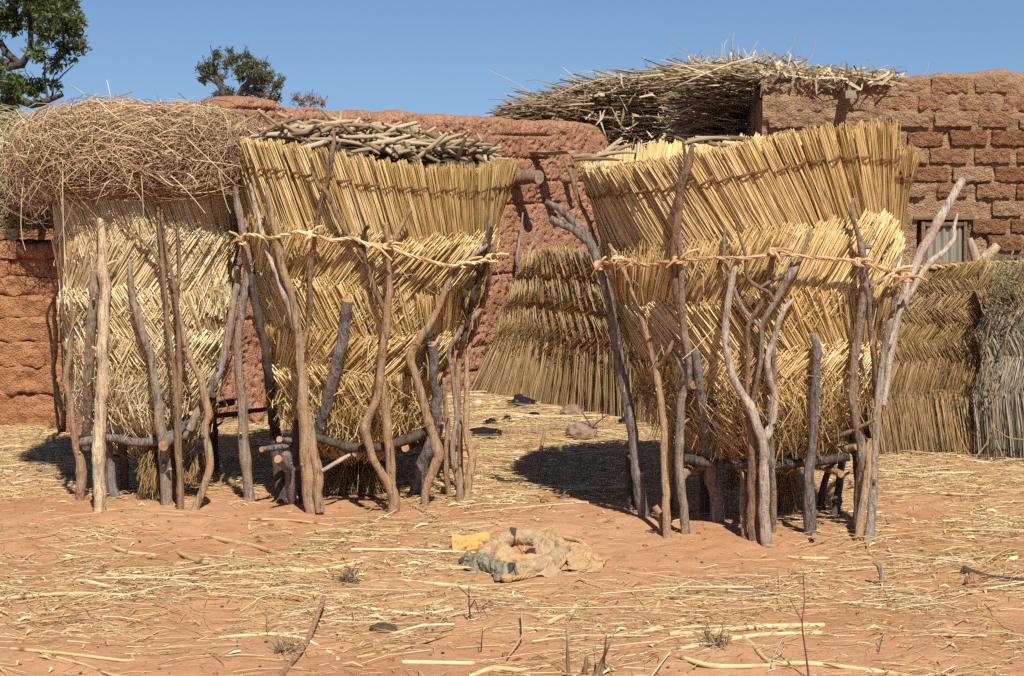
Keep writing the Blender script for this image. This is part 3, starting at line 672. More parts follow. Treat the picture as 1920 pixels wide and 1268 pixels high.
post(gC, BC, 'brown', [([(1452, 565, 4.4), (1440, 548, 4.4), (1420, 538, 4.4), (1403, 522, 4.2), (1400, 490, 4.2), (1396, 470, 3.8), (1386, 440, 3.2), (1378, 412, 2.2)], dict(flare=0)), [(1425, 540, 3.5), (1440, 530, 4), (1466, 518, 4)]], off=0.07)
post(gC, BC, 'grey', [[(1451, 1004, 7.5), (1450, 940, 7), (1447, 880, 7), (1446, 830, 6.5), (1440, 790, 6.2), (1452, 700, 6), (1448, 640, 6)]])
post(gC, BC, 'tan', [[(1399, 1014, 6.5), (1393, 960, 6.5), (1391, 886, 4)]], td=8.55)
post(gC, BC, 'tan', [[(1425, 1012, 3), (1424, 950, 3), (1423, 890, 2.5)]], td=8.4)
post(gC, BC, 'slate', [([(1518, 1007, 15), (1517, 960, 13.5), (1515, 900, 12), (1518, 860, 10.5), (1525, 800, 10), (1527, 740, 10), (1530, 700, 10), (1532, 660, 9), (1528, 640, 7.5), (1519, 626, 4)], dict(cut=True, knots=3)), ([(1524, 1000, 6), (1527, 1004, 6)], dict(cut=True, fixed=(8.44, 8.36)))], label='smooth grey post with a broken orange tip')
post(gC, BC, 'tan', [[(1609, 1018, 10), (1615, 960, 9), (1625, 900, 9.5), (1630, 860, 9), (1628, 825, 7)]], td=8.55)
post(gC, BC, 'grey', [[(1630, 1018, 11), (1634, 960, 9.5), (1639, 900, 8.5), (1641, 840, 8), (1645, 780, 8), (1651, 720, 8), (1658, 660, 7.5), (1664, 620, 7), (1675, 580, 6.6), (1679, 540, 5.6), (1682, 505, 4)]], td=8.72)
post(gC, BC, 'grey', [[(1610, 1000, 7), (1614, 900, 8), (1617, 850, 9.5), (1610, 800, 10), (1596, 752, 9.5), (1600, 700, 9), (1607, 640, 9), (1612, 600, 9.5), (1618, 550, 9.5), (1620, 500, 9.5), (1614, 462, 8), (1606, 430, 5.6), (1597, 400, 5), (1600, 373, 3)], [(1612, 466, 6), (1622, 462, 5.5), (1634, 464, 5)]])
post(gC, BC, 'grey', [([(1640, 745, 5.4), (1638, 680, 5.4), (1632, 620, 5.4), (1630, 560, 5.4), (1634, 535, 5.2), (1650, 525, 4.8), (1670, 510, 4.4), (1685, 485, 4.2), (1695, 470, 3.6), (1714, 459, 2)], dict(flare=0)), [(1633, 537, 4.4), (1622, 515, 4), (1614, 488, 3.4)]], off=0.07)
post(gC, BC, 'white', [([(1656, 760, 7), (1666, 690, 8), (1680, 610, 9), (1696, 550, 10), (1720, 490, 10), (1750, 430, 10), (1780, 380, 9), (1806, 336, 8)], dict(knots=3, flare=0)), [(1668, 645, 6), (1690, 578, 6.4), (1710, 545, 6.2), (1730, 510, 6.2), (1746, 489, 6.4), (1760, 480, 6), (1775, 465, 5.4), (1790, 448, 5), (1790, 425, 4.2), (1796, 400, 2.4)]], fixed=(8.62, 8.8), label='long bleached pole leaning out to the right')
post(gC, BC, 'dark', [[(1606, 988, 7.5), (1607, 900, 7.5), (1600, 830, 7.5), (1590, 785, 6.5)]], td=8.9)
post(gC, BC, 'dark', [[(1545, 968, 7.5), (1541, 930, 7.5), (1551, 890, 7), (1562, 855, 7)]], td=9.1)
post(gC, BC, 'dark', [[(1567, 976, 9), (1571, 920, 8.5), (1579, 865, 8)]], td=9.1)
post(gC, BC, 'dark', [[(1320, 975, 11), (1321, 920, 11), (1320, 862, 11)]], td=9.1)
post(gC, BC, 'dark', [[(1480, 940, 9), (1482, 900, 9), (1484, 855, 9)]], td=9.5)

# --- platform logs; dark bark paints in the shade under and behind the baskets
def log(parent, bark, pts, d, cut=(True, True), name='platform_log'):
    mb = MB(); f = d if hasattr(d, '__len__') else (d, d); n = len(pts)
    a = np.array([[*P(x, y, f[0] + (f[1] - f[0]) * i / (n - 1)), 0.85 * r / FPX * f[0]] for i, (x, y, r) in enumerate(pts)])
    tube(mb, a, 10, 0.03, 0.5, 0.16, 6, cut, 0, 1, random.randrange(90))
    return put(name, mb.mesh(name, [BK[bark], CUT], parent.location), parent, parent.location)
log(gA, 'slate', [(150, 830, 9), (205, 822, 9), (262, 829, 10), (330, 824, 9), (366, 808, 9)], 9.38)
log(gA, 'slate', [(352, 792, 11), (328, 812, 11), (306, 836, 11)], (9.5, 9.15))
log(gA, 'slate', [(300, 793, 7), (345, 797, 8), (362, 788, 7), (358, 775, 5)], (9.5, 9.3))
log(gA, 'slate', [(110, 712, 6), (135, 708, 6), (160, 705, 5)], (9.5, 9.7)); log(gA, 'dark', [(395, 782, 5.5), (440, 776, 6), (505, 766, 5)], (9.9, 10.6)); log(gA, 'dark', [(380, 768, 7), (410, 759, 7), (436, 754, 8)], (9.9, 10.1))
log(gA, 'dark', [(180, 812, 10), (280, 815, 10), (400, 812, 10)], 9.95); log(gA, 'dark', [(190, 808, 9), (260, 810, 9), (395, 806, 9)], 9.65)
log(gB, 'slate', [(490, 843, 6), (530, 839, 7), (600, 836, 8)], (9.2, 9.5)); log(gB, 'slate', [(524, 824, 7), (548, 829, 8), (600, 826, 8)], (9.15, 9.5))
log(gB, 'dark', [(585, 818, 9), (640, 834, 10), (700, 840, 10), (760, 828, 11), (800, 808, 10)], 9.2)
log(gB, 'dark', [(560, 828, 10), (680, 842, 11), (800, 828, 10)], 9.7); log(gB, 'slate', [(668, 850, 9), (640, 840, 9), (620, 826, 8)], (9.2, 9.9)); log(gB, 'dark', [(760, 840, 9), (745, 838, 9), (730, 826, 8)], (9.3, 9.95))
log(gB, 'white', [(603, 884, 4.5), (628, 869, 4.5), (640, 862, 4.2), (656, 853, 4)], (9.1, 9.2), name='broken_stick')
log(gC, 'tan', [(1276, 893, 11), (1300, 875, 12), (1345, 862, 13)], (8.55, 8.95)); log(gC, 'dark', [(1284, 860, 10), (1350, 869, 11), (1410, 868, 10), (1480, 872, 11), (1592, 856, 10)], 8.60)
log(gC, 'dark', [(1300, 850, 9), (1420, 858, 10), (1600, 842, 9)], 8.95); log(gC, 'tan', [(1522, 872, 8), (1550, 878, 8), (1577, 889, 8)], (8.8, 8.55))
log(gC, 'brown', [(1552, 824, 5), (1588, 812, 5.2), (1641, 787, 3.6)], (8.62, 8.45), name='broken_stick'); log(gC, 'tan', [(1500, 852, 8), (1560, 846, 8), (1606, 838, 7)], (8.95, 8.7)); log(gC, 'dark', [(1560, 850, 8), (1585, 842, 8), (1618, 836, 8)], (8.9, 8.75))

# --- lashing ropes
def rope(parent, g, pts, mat, r=0.0085, off=0.05, knots=(), name='lashing_rope'):
    c = catmull(np.array([lay(g, [(x, y, 3)], off=off)[0] if not isinstance(x, np.ndarray) else x for x, y in pts]), 0.012)[:, :3]
    d = np.gradient(c, axis=0); d /= np.linalg.norm(d, axis=1, keepdims=True)
    s = np.concatenate([[0], np.cumsum(np.linalg.norm(np.diff(c, axis=0), axis=1))])
    up = np.array([0, 0, 1.0]); a = np.cross(d, up); a /= np.linalg.norm(a, axis=1, keepdims=True); b = np.cross(d, a)
    mb = MB()
    for k in range(3):
        an = s / 0.17 * 6.283 * (1 + 0.5 * (fbm(s * 3, 1.7, 0, 9, 2) - 0.5)) + k * 2.09
        lump = 1 + 0.9 * (fbm(s * 9, k * 3.3, 0, 7, 2) - 0.5) * 2
        p = c + (np.cos(an) * r * 0.75)[:, None] * a + (np.sin(an) * r * 0.75)[:, None] * b
        tube(mb, np.column_stack([p, r * 0.78 * lump]), 6, 0.02, random.random(), 0.25, 0, smooth=False, seed=k)
    nf = len(c) * 2; ix = rng.integers(0, len(c), nf); fb = c[ix] + rng.normal(0, r * 0.8, (nf, 3)); fe = fb + d[ix] * rng.normal(0, 0.02, nf)[:, None] + rng.normal(0, 0.008, (nf, 3))
    mb.add(*straws(fb, fe, 0.0009, 0.0005, rng.normal(0, 0.004, (nf, 3)), 2, 3))
    for kx, ky, sz in knots:
        o = lay(g, [(kx, ky, 3)], off=off + 0.012)[0][:3]
        sz = sz * 0.75
        for q in range(4):
            t = np.linspace(0, 2 * math.pi, 13); tl = random.uniform(-0.5, 0.5)
            p = np.stack([o[0] + sz * 0.9 * np.cos(t) * math.cos(tl) + q * 0.007 - 0.01, o[1] + sz * 0.6 * np.sin(t), o[2] + sz * 0.9 * np.cos(t) * math.sin(tl) + sz * np.sin(t) * 0.8], 1)
            tube(mb, np.column_stack([p, np.full(13, 0.0045)]), 6, 0.02, random.random(), 0.2, 0, smooth=False, seed=q)
        for q in range(3):
            e = o + np.array([random.uniform(-0.08, 0.1), -0.025, random.uniform(-0.07, 0.05)])
            tube(mb, np.array([[*o, 0.007], [*((o + e) / 2 + np.array([0, -0.015, 0.012])), 0.0065], [*e, 0.005]]), 6, 0.02, random.random(), 0.3, 0, seed=q)
    return put(name, mb.mesh(name, [mat], parent.location), parent, parent.location)
rope(gB, BB, [(446, 448), (470, 441), (512, 446), (555, 436), (590, 441), (620, 451), (660, 447), (690, 459), (720, 462), (760, 477), (800, 488), (840, 499), (870, 496), (905, 490), (925, 484)], ROPE, 0.0068, 0.078,
     [(455, 452, 0.026), (585, 438, 0.018), (700, 462, 0.024), (728, 462, 0.02), (866, 496, 0.022), (922, 484, 0.03)])
rope(gC, BC, [(1122, 498), (1150, 491), (1185, 492), (1215, 498), (1255, 490), (1330, 484), (1400, 484), (1450, 478), (1520, 482), (1600, 490), (1640, 500), (1680, 512)], ROPE_RED, 0.006, 0.082,
     [(1126, 498, 0.03), (1158, 488, 0.026), (1180, 492, 0.024), (1272, 488, 0.022), (1452, 472, 0.022), (1612, 492, 0.026), (1676, 512, 0.026), (1700, 520, 0.03)])

# ------------------------------------------------------------------ millet ears in the granaries
def ear_mesh(k):
    mb = MB(); L = random.uniform(0.15, 0.27); n = 7
    bx, by = random.uniform(-0.018, 0.018), random.uniform(-0.014, 0.014)
    pts = []
    for i in range(n):
        t = i / (n - 1); rr = random.uniform(0.0095, 0.0125) * (0.62 + 0.75 * math.sin(math.pi * (0.12 + 0.76 * t)) - 0.12) * (1 - 0.25 * t)
        pts.append([L * (t - 0.5), bx * 4 * t * (1 - t), by * 4 * t * (1 - t), rr])
    tube(mb, np.array(pts), 8, 0.022, random.uniform(0.3, 0.9), 0.16, 0, seed=k + 3)
    return mb.mesh('millet_ear', [EAR])
EARS = [ear_mesh(k) for k in range(10)]
def put_ear(p, yaw, pitch, label, group):
    o = bpy.data.objects.new('millet_ear', random.choice(EARS)); COL.objects.link(o)
    o.location = [float(q) for q in p]; o.rotation_euler = (random.random() * 6, pitch, yaw); th_ = random.uniform(0.7, 1.15); o.scale = (random.uniform(0.6, 1.3), th_, th_)
    return tag(o, label, 'millet ear', group)
def heap_z(x, y):
    """top of the grain heap in the middle granary"""
    px = np.interp(x, [P(q, 0, 9.6)[0] for q in (450, 480, 560, 640, 720, 800, 880, 930, 960)], [P(0, q, 9.6)[2] for q in (285, 246, 238, 238, 244, 258, 272, 290, 305)])
    q = (y - 9.6) / 0.66
    ed = np.clip(1 - q * q, 0, 1)
    e0 = np.interp(x, *BB.rf) - 0.09
    return e0 + (px - e0) * np.clip(ed * 1.6, 0, 1)
nh = 40
hx, hy = np.meshgrid(np.linspace(-1.0, 1.0, nh), np.linspace(-1, 1, nh), indexing='ij')
HX, HY = BB.rx + hx * np.sqrt(1 - hy ** 2 / 2) * (BB.rr - 0.04), BB.D + hy * np.sqrt(1 - hx ** 2 / 2) * (BB.rr - 0.04)
HZ_ = heap_z(HX, HY) - 0.085 + (fbm(HX * 14, HY * 14, 0, 4, 2) - 0.5) * 0.04
core = put('grain_core', quad_mesh('grain_core', np.stack([HX, HY, HZ_], -1).reshape(-1, 3), grid_faces(nh, nh), [EAR], np.full(nh * nh, -0.2)))  # filler at the darkest tone, standing for shade between the ears
tag(core, 'packed millet under the heaped ears of the middle granary, coloured dark for the shade between them', 'millet', kind='stuff')
cnt = 0
while cnt < 290:
    x = BB.rx + random.uniform(-1, 1) * (BB.rr - 0.05); y = BB.D + random.uniform(-0.95, 0.35) * BB.rr
    if (x - BB.rx) ** 2 + (y - BB.D) ** 2 > (BB.rr - 0.10) ** 2: continue
    z = float(heap_z(x, y)) + random.uniform(-0.05, 0.012)
    put_ear((x, y, z), random.gauss(0, 0.95) + random.choice((0, math.pi)), random.gauss(0.03, 0.3), 'grey-brown millet ear heaped in the middle granary', 'millet ears heaped in the middle granary')
    cnt += 1
for x, y, d, yaw, pi_ in [(1105, 296, 9.0, 0.1, 0.05), (1130, 292, 9.1, 0.3, -0.5), (1140, 285, 9.2, 0.5, -0.7), (1155, 284, 9.25, 0.2, -0.4), (1122, 301, 8.85, -0.2, 0.0), (1150, 292, 9.0, 0.4, -0.1), (1285, 266, 9.4, -0.5, 0.4), (1320, 262, 9.45, 0.1, 0.0), (1342, 259, 9.45, -0.2, 0.05), (1362, 258, 9.45, 0.3, 0.0), (1325, 266, 9.3, 0.2, -0.1), (1350, 268, 9.3, -0.1, 0.1), (1385, 262, 9.35, 0.2, 0.1)]:
    put_ear(P(x, y, d), yaw, pi_, 'grey-brown millet ear showing above the rim of the largest granary', 'millet ears in the largest granary')
V = np.array([[BC.rx + (BC.rr - 0.03) * q * math.sin(a), BC.D - (BC.rr - 0.03) * q * math.cos(a), BC.rim(a) * q + (1 - q) * 1.72 - 0.16 + 0.05 * vnoise(9 * a, 9 * q)] for a in np.linspace(-math.pi, math.pi, 40) for q in np.linspace(0.02, 1, 12)])  # filler surface, toned dark below for the shade inside the basket
tag(put('grain_core', quad_mesh('grain_core', V, grid_faces(40, 12), [EAR], np.full(len(V), 0.12))), 'packed millet filling the largest granary, coloured dark for the shade inside', 'millet', kind='stuff')

# ------------------------------------------------------------------ rounded, worn blocks
def rbox(mb, c, size, n=(14, 6, 5), rd=0.02, amp=0.01, fs=25, seed=0, tone=0.5, rot=None):
    a = np.array(size) / 2.0
    for ax in range(3):
        u, v = [(1, 2), (0, 2), (0, 1)][ax]
        for sg in (-1, 1):
            uu, vv = np.meshgrid(np.linspace(-1, 1, n[u] + 1), np.linspace(-1, 1, n[v] + 1), indexing='ij')
            p = np.zeros(uu.shape + (3,)); p[..., u] = uu * a[u]; p[..., v] = vv * a[v]; p[..., ax] = sg * a[ax]
            p = p.reshape(-1, 3)
            inner = np.maximum(a - rd, 0.0); q = np.clip(p, -inner, inner); d = p - q
            nn = d / np.maximum(np.linalg.norm(d, axis=1, keepdims=True), 1e-9)
            dist = rd + amp * 2 * (fbm(p[:, 0] * fs + 11 * seed, p[:, 1] * fs, p[:, 2] * fs, seed, 3) - 0.5)
            w_ = q + nn * dist[:, None]
            f = grid_faces(n[u] + 1, n[v] + 1)
            nrm = {0: 1, 1: -1, 2: 1}[ax] * sg
            if nrm < 0: f = f[:, ::-1]
            if rot is not None: w_ = w_ @ np.array(rot).T
            mb.add(w_ + np.asarray(c), f, tone)
    return mb

# ------------------------------------------------------------------ plastered mud wall between the granaries (runs away to the right)
WT = np.array([0.683, 0.731]); WN = np.array([WT[1], -WT[0]]); W0 = np.array([-1.752, 11.9])
def wall_depth(px):
    k = (px - 960.0) / FPX
    s = (k * W0[1] - W0[0]) / (WT[0] - k * WT[1])
    return s, W0[1] + s * WT[1]
tops = [(180, 205), (365, 199), (428, 196), (450, 186), (475, 183), (515, 188), (535, 200), (546, 210), (565, 205), (600, 204), (640, 212), (655, 221), (668, 213), (690, 209), (718, 213), (731, 222), (742, 213), (765, 209), (795, 213), (810, 223), (825, 217), (850, 216), (870, 219), (880, 226), (892, 219), (930, 221), (1000, 228), (1060, 229), (1110, 232), (1128, 240), (1142, 262)]
ts = np.array([wall_depth(x)[0] for x, y in tops]); tz = np.array([CAMH - (y - HZ) / FPX * wall_depth(x)[1] for x, y in tops])
s_end = wall_depth(1142)[0]
ss = np.concatenate([np.arange(wall_depth(190)[0], s_end, 0.0085), s_end + np.array([0.012, 0.02, 0.022, 0.022])])
sb = np.concatenate([np.zeros(len(ss) - 4), [0.03, 0.09, 0.2, 0.36]])
nv = 225
vv = np.concatenate([np.linspace(0, 1, nv), np.ones(5), [0.0]]); vb = np.concatenate([np.zeros(nv), [0.02, 0.06, 0.15, 0.3, 0.36], [0.36]])
SS, VV = np.meshgrid(ss, vv, indexing='ij'); SB, VB = np.meshgrid(sb, vb, indexing='ij')
top = np.interp(SS, ts, tz)
ZZ = VV * top - 0.05 * (1 - VV)
bk = np.maximum(SB, VB)
dsp = (fbm(SS * 2.3, ZZ * 2.3, 0, 31, 3) - 0.5) * 0.07
wq = (fbm(SS * 9, ZZ * 9, 3, 34, 2) - 0.5) * 0.12; ra, rb = (SS + wq) * 0.80 + ZZ * 0.60, ZZ * 0.80 - (SS - wq) * 0.60
lump = 0.65 * vnoise(ra * 58, rb * 58, 0.5, 33) + 0.35 * vnoise(ra * 31 + 7, rb * 31, 1.5, 35); pit = np.clip((0.47 - lump) / 0.10, 0, 1)
dsp += (lump - 0.5) * 0.011 - pit * 0.013
run = np.clip(fbm(SS * 7, ZZ * 0.7, 0, 41, 3) - 0.56, 0, 1); dsp -= run * 0.10 * np.clip(ZZ / 1.9, 0.2, 1)
crs = np.abs(((ZZ + 0.03 * fbm(SS * 2, ZZ * 0, 0, 36, 2)) / 0.165 + 0.5) % 1 - 0.5)
msk = np.clip((fbm(SS * 1.8, ZZ * 3.5, 0, 37, 2) - 0.5) * 6, 0, 1)
dsp -= 0.022 * np.exp(-(crs / 0.06) ** 2) * msk
edge = np.clip((ZZ - top + 0.06) / 0.06, 0, 1); dsp -= 0.03 * edge ** 2
dsp = np.where(bk > 0, dsp * np.clip(1 - bk / 0.2, 0, 1), dsp)
ZZ = ZZ + np.where(VB > 0, (fbm(SS * 14, VB * 14, 0, 39, 3) - 0.5) * 0.03 + 0.012 * np.sin(np.clip(VB / 0.36, 0, 1) * math.pi), 0)
WX = W0[0] + SS * WT[0] + WN[0] * (dsp - bk); WY = W0[1] + SS * WT[1] + WN[1] * (dsp - bk)
mud_wall = put('mud_wall', quad_mesh('mud_wall', np.stack([WX, WY, ZZ], -1).reshape(-1, 3), grid_faces(len(ss), len(vv)), [MUD]))
tag(mud_wall, 'rough pitted mud plaster wall with a scalloped top behind the middle granary', 'wall')
def wall_pt(px, py, out):
    s, d = wall_depth(px); p = P(px, py, d); return np.array([p[0] + WN[0] * out, p[1] + WN[1] * out, p[2]])
# roof beam end, gutter and peg standing out of the plaster
mb = MB(); a, b = wall_pt(962, 332, -0.1), wall_pt(962, 332, 0.255)
tube(mb, np.array([[*a, 0.05], [*(a + (b - a) * 0.5), 0.051], [*b, 0.049]]), 14, 0.03, 0.5, 0.12, 0, (False, True), 0, 1, 3)
tag(put('roof_beam', mb.mesh('roof_beam', [BK['brown'], m_plain('old_cut', (0.20, 0.15, 0.10), (0.40, 0.31, 0.21), 40)], a), None, a), 'round sawn beam end sticking out of the plastered wall', 'beam')
mb = MB(); a, b = wall_pt(1000, 290, -0.05), wall_pt(1002, 288, 0.36)
dirv = (b - a); side = np.array([WT[0], WT[1], 0]); V = []
for i in range(9):
    for k in range(9):
        t = i / 8; q = (k / 8 - 0.5) * 2
        V.append(a + dirv * t + side * q * 0.05 + np.array([0, 0, 0.022 * q * q + 0.004 * math.sin(9 * t)]))
V = np.array(V); V2 = V - np.array([0, 0, 0.006]); f = grid_faces(9, 9)
mb.add(V, f); mb.add(V2, f[:, ::-1])
for e in ([(i, 0) for i in range(9)], [(i, 8) for i in range(9)], [(0, k) for k in range(9)], [(8, k) for k in range(9)]):
    idx = [i * 9 + k for i, k in e]; mb.add(np.vstack([V[idx], V2[idx]]), [[j, j + 1, j + 10, j + 9] for j in range(8)])
tag(put('rain_gutter', mb.mesh('gutter', [m_plain('gutter_wood', (0.24, 0.19, 0.12), (0.42, 0.34, 0.22), 30)], a), None, a), 'thin wooden rain gutter jutting from a hollow in the plastered wall', 'gutter')
mb = MB(); a, b = wall_pt(1060, 338, -0.05), wall_pt(1058, 338, 0.12)
tube(mb, np.array([[*a, 0.024], [*((a + b) / 2), 0.026], [*b, 0.022]]), 10, 0.03, 0.5, 0.15, 0, (False, True), 0, 1, 5)
tag(put('wall_peg', mb.mesh('wall_peg', [BK['brown'], CUT], a), None, a), 'short round peg in the plastered wall below the gutter', 'peg')
# forked branch leaning on the wall
mb = MB()
def wlimb(pts, o=0.03): return np.array([[*wall_pt(x, y, o), r / FPX * wall_depth(x)[1]] for x, y, r in pts])
tube(mb, wlimb([(944, 620, 4.5), (947, 590, 4.4), (955, 540, 4), (957, 508, 4.4), (952, 485, 3.6), (957, 450, 3), (961, 420, 2.2), (963, 398, 1.5)], 0.09), 8, 0.03, knots=5)
tube(mb, wlimb([(957, 508, 3.6), (966, 490, 3.4), (977, 465, 3.2), (989, 440, 2.4)], 0.09), 8, 0.03, knots=5)
tube(mb, wlimb([(948, 690, 4.6), (943, 650, 4.6), (944, 620, 4.5)], 0.12), 8, 0.03, knots=5)
tag(put('forked_branch', mb.mesh('forked_branch', [BK['grey']], wall_pt(944, 690, 0.1)), None, wall_pt(944, 690, 0.1)), 'thin forked grey branch leaning on the plastered wall', 'branch')

# ------------------------------------------------------------------ low wall of mud courses on the left, with its shelter
lw = empty('coursed_wall', P(60, 805, 11.95) * np.array([1, 1, 0]))
tag(lw, 'low red wall of rough mud courses under the straw shelter on the left', 'wall')
z0 = -0.04; lx0, lx1 = P(-70, 0, 11.95)[0], P(215, 0, 11.95)[0]
hts = [0.24, 0.17, 0.15, 0.15, 0.13, 0.12, 0.12, 0.095]
for k, h in enumerate(hts):
    x = lx0 - 0.1 * random.random()
    while x < lx1:
        wd = random.uniform(0.5, 0.95) if k < 6 else random.uniform(0.3, 0.45)
        mb = MB(); o = (x + wd / 2, 12.1 + random.uniform(-0.015, 0.02), z0 + h / 2)
        rbox(mb, o, (wd * 1.03, 0.34, h * 1.07), (int(wd / 0.012), 8, max(8, int(h / 0.012))), min(0.022, h * 0.2), 0.026, 17, random.randrange(80))
        put('mud_course', mb.mesh('mud_course', [MUD_RED], o), lw, o)
        x += wd
    z0 += h
sh = empty('straw_shelter', P(40, 800, 13.0) * np.array([1, 1, 0])); tag(sh, 'open shelter of rough poles with a hay-covered roof above the low red wall', 'shelter')
def pole(parent, bark, a, b, r, name):
    mb = MB(); a, b = np.array(a, float), np.array(b, float)
    tube(mb, np.array([[*a, r], [*((a + b) / 2 + rng.normal(0, 0.015, 3)), r * 1.05], [*b, r * 0.9]]), 8, 0.05, 0.5, 0.15, 4, (True, True), 0, 1, random.randrange(90))
    return put(name, mb.mesh(name, [BK[bark], CUT], parent.location), parent, parent.location)
zr = P(0, 398, 12.2)[2]
for i in range(6): pole(sh, 'brown', (-3.75 + i * 0.32, 12.05, zr - 0.02 + 0.02 * random.random()), (-3.85 + i * 0.36, 14.3, zr + 0.1), 0.03, 'roof_pole')
pole(sh, 'brown', (-3.9, 12.25, zr - 0.045), (-2.2, 12.3, zr - 0.06), 0.04, 'cross_beam'); pole(sh, 'dark', (-3.9, 14.2, zr + 0.04), (-2.2, 14.2, zr + 0.04), 0.04, 'cross_beam')
for x, y in ((-2.85, 12.5), (-3.7, 14.2), (-2.3, 14.2)): pole(sh, 'dark', (x, y, -0.1), (x, y, zr - 0.02), 0.045, 'corner_post')
mb = MB(); rbox(mb, (-3.2, 14.7, 0.75), (3.4, 0.3, 1.5), (30, 4, 16), 0.05, 0.03, 6, 5)
tag(put('mud_wall', mb.mesh('mud_wall', [MUD_RED], (-3.2, 14.7, 0))), 'dark rear mud wall inside the straw shelter'.replace('dark ', ''), 'wall').location = (-3.2, 14.7, 0)

# ------------------------------------------------------------------ loose hay
def hay_heap(name, mat, c, rad, n, label, core_mat, zmin=None, r=0.0028, ln=(0.12, 0.5), xb=1.6, wild=0.05, front=True, drop=0.25, tone=0.5):
    c = np.array(c); rad = np.array(rad)
    th = rng.uniform(-math.pi, math.pi, n * 3); ct = rng.uniform(-0.5, 1, n * 3); st = np.sqrt(1 - ct ** 2)
    u = np.stack([st * np.sin(th), -st * np.cos(th), ct], 1)
    if front: u = u[(u[:, 1] < 0.55)]
    u = u[:n]; n = len(u)
    sq = lambda w_: w_ / (np.abs(w_[:, 0:1]) ** 2.8 + np.abs(w_[:, 1:2]) ** 2.8 + np.abs(w_[:, 2:3]) ** 2.8) ** (1 / 2.8) * np.array([0.97, 0.97, 0.94])
    u = sq(u)
    lum = 0.76 + 0.46 * fbm(u[:, 0] * 2.2 + c[0], u[:, 1] * 2.2, u[:, 2] * 2.2, 71, 3)
    q = rng.uniform(0.80, 1.0, n) * lum
    M = c + u * rad * q[:, None]
    nrm = u / rad; nrm /= np.linalg.norm(nrm, axis=1, keepdims=True)
    d = rng.normal(0, 1, (n, 3)) * np.array([xb, 1.0, 0.55]); d -= nrm * (d * nrm).sum(1, keepdims=True) * 0.85
    d /= np.linalg.norm(d, axis=1, keepdims=True)
    L = rng.uniform(*ln, n)[:, None]
    P0, P1 = M - d * L / 2, M + d * L / 2
    P0[:, 2] -= np.abs(rng.normal(0, drop * 0.3, n)) * L[:, 0]; P1[:, 2] -= np.abs(rng.normal(0, drop, n)) * L[:, 0]
    bend = rng.normal(0, 1, (n, 3)) * L * wild * 2 + nrm * L * 0.10
    if zmin is not None:
        P0[:, 2] = np.maximum(P0[:, 2], zmin - rng.random(n) * 0.05); P1[:, 2] = np.maximum(P1[:, 2], zmin - rng.random(n) * 0.09)
    V, F, T = straws(P0, P1, r * rng.uniform(0.5, 1.35, n), r * 0.5, bend, 4, 3, np.clip(rng.normal(tone, 0.26, n), 0, 1.1))
    o = put(name, quad_mesh(name, V - c, F, [mat], T), None, c); tag(o, label, 'hay', kind='stuff')
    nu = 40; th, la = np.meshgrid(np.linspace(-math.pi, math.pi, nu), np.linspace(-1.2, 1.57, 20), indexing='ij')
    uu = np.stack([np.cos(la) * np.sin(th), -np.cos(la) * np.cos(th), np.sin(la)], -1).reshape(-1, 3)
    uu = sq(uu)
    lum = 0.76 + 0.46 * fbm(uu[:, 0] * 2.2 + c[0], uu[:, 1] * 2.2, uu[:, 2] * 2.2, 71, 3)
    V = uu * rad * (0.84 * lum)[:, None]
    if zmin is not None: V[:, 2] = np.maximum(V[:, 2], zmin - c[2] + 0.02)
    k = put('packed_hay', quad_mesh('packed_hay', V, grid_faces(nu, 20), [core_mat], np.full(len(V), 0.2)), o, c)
    return o
hc = P(285, 292, 9.62)
hay_heap('hay_heap', HAY, hc, (0.51, 0.55, 0.255), 17000, 'heap of pinkish-brown hay covering the top of the narrow pale granary', HAY, P(0, 336, 9.62)[2], 0.0025, (0.10, 0.40), 2.0, 0.03, tone=0.58)
hay_heap('hay_heap', HAY, P(215, 240, 9.5), (0.27, 0.3, 0.12), 3200, 'lighter shock of hay on top of the big hay heap', HAY, None, 0.0023, (0.08, 0.3), 1.8, 0.04, tone=0.68)
hay_heap('hay_heap', HAY, P(365, 262, 9.4), (0.20, 0.28, 0.14), 2400, 'reddish shock of hay at the right end of the big hay heap', HAY, None, 0.0023, (0.08, 0.3), 1.6, 0.05, tone=0.5)
hay_heap('hay_heap', HAY, P(140, 270, 9.45), (0.20, 0.3, 0.15), 2200, 'pale hay slumping over the left side of the narrow granary', HAY, None, 0.0023, (0.1, 0.4), 1.2, 0.04, tone=0.66, drop=0.3)
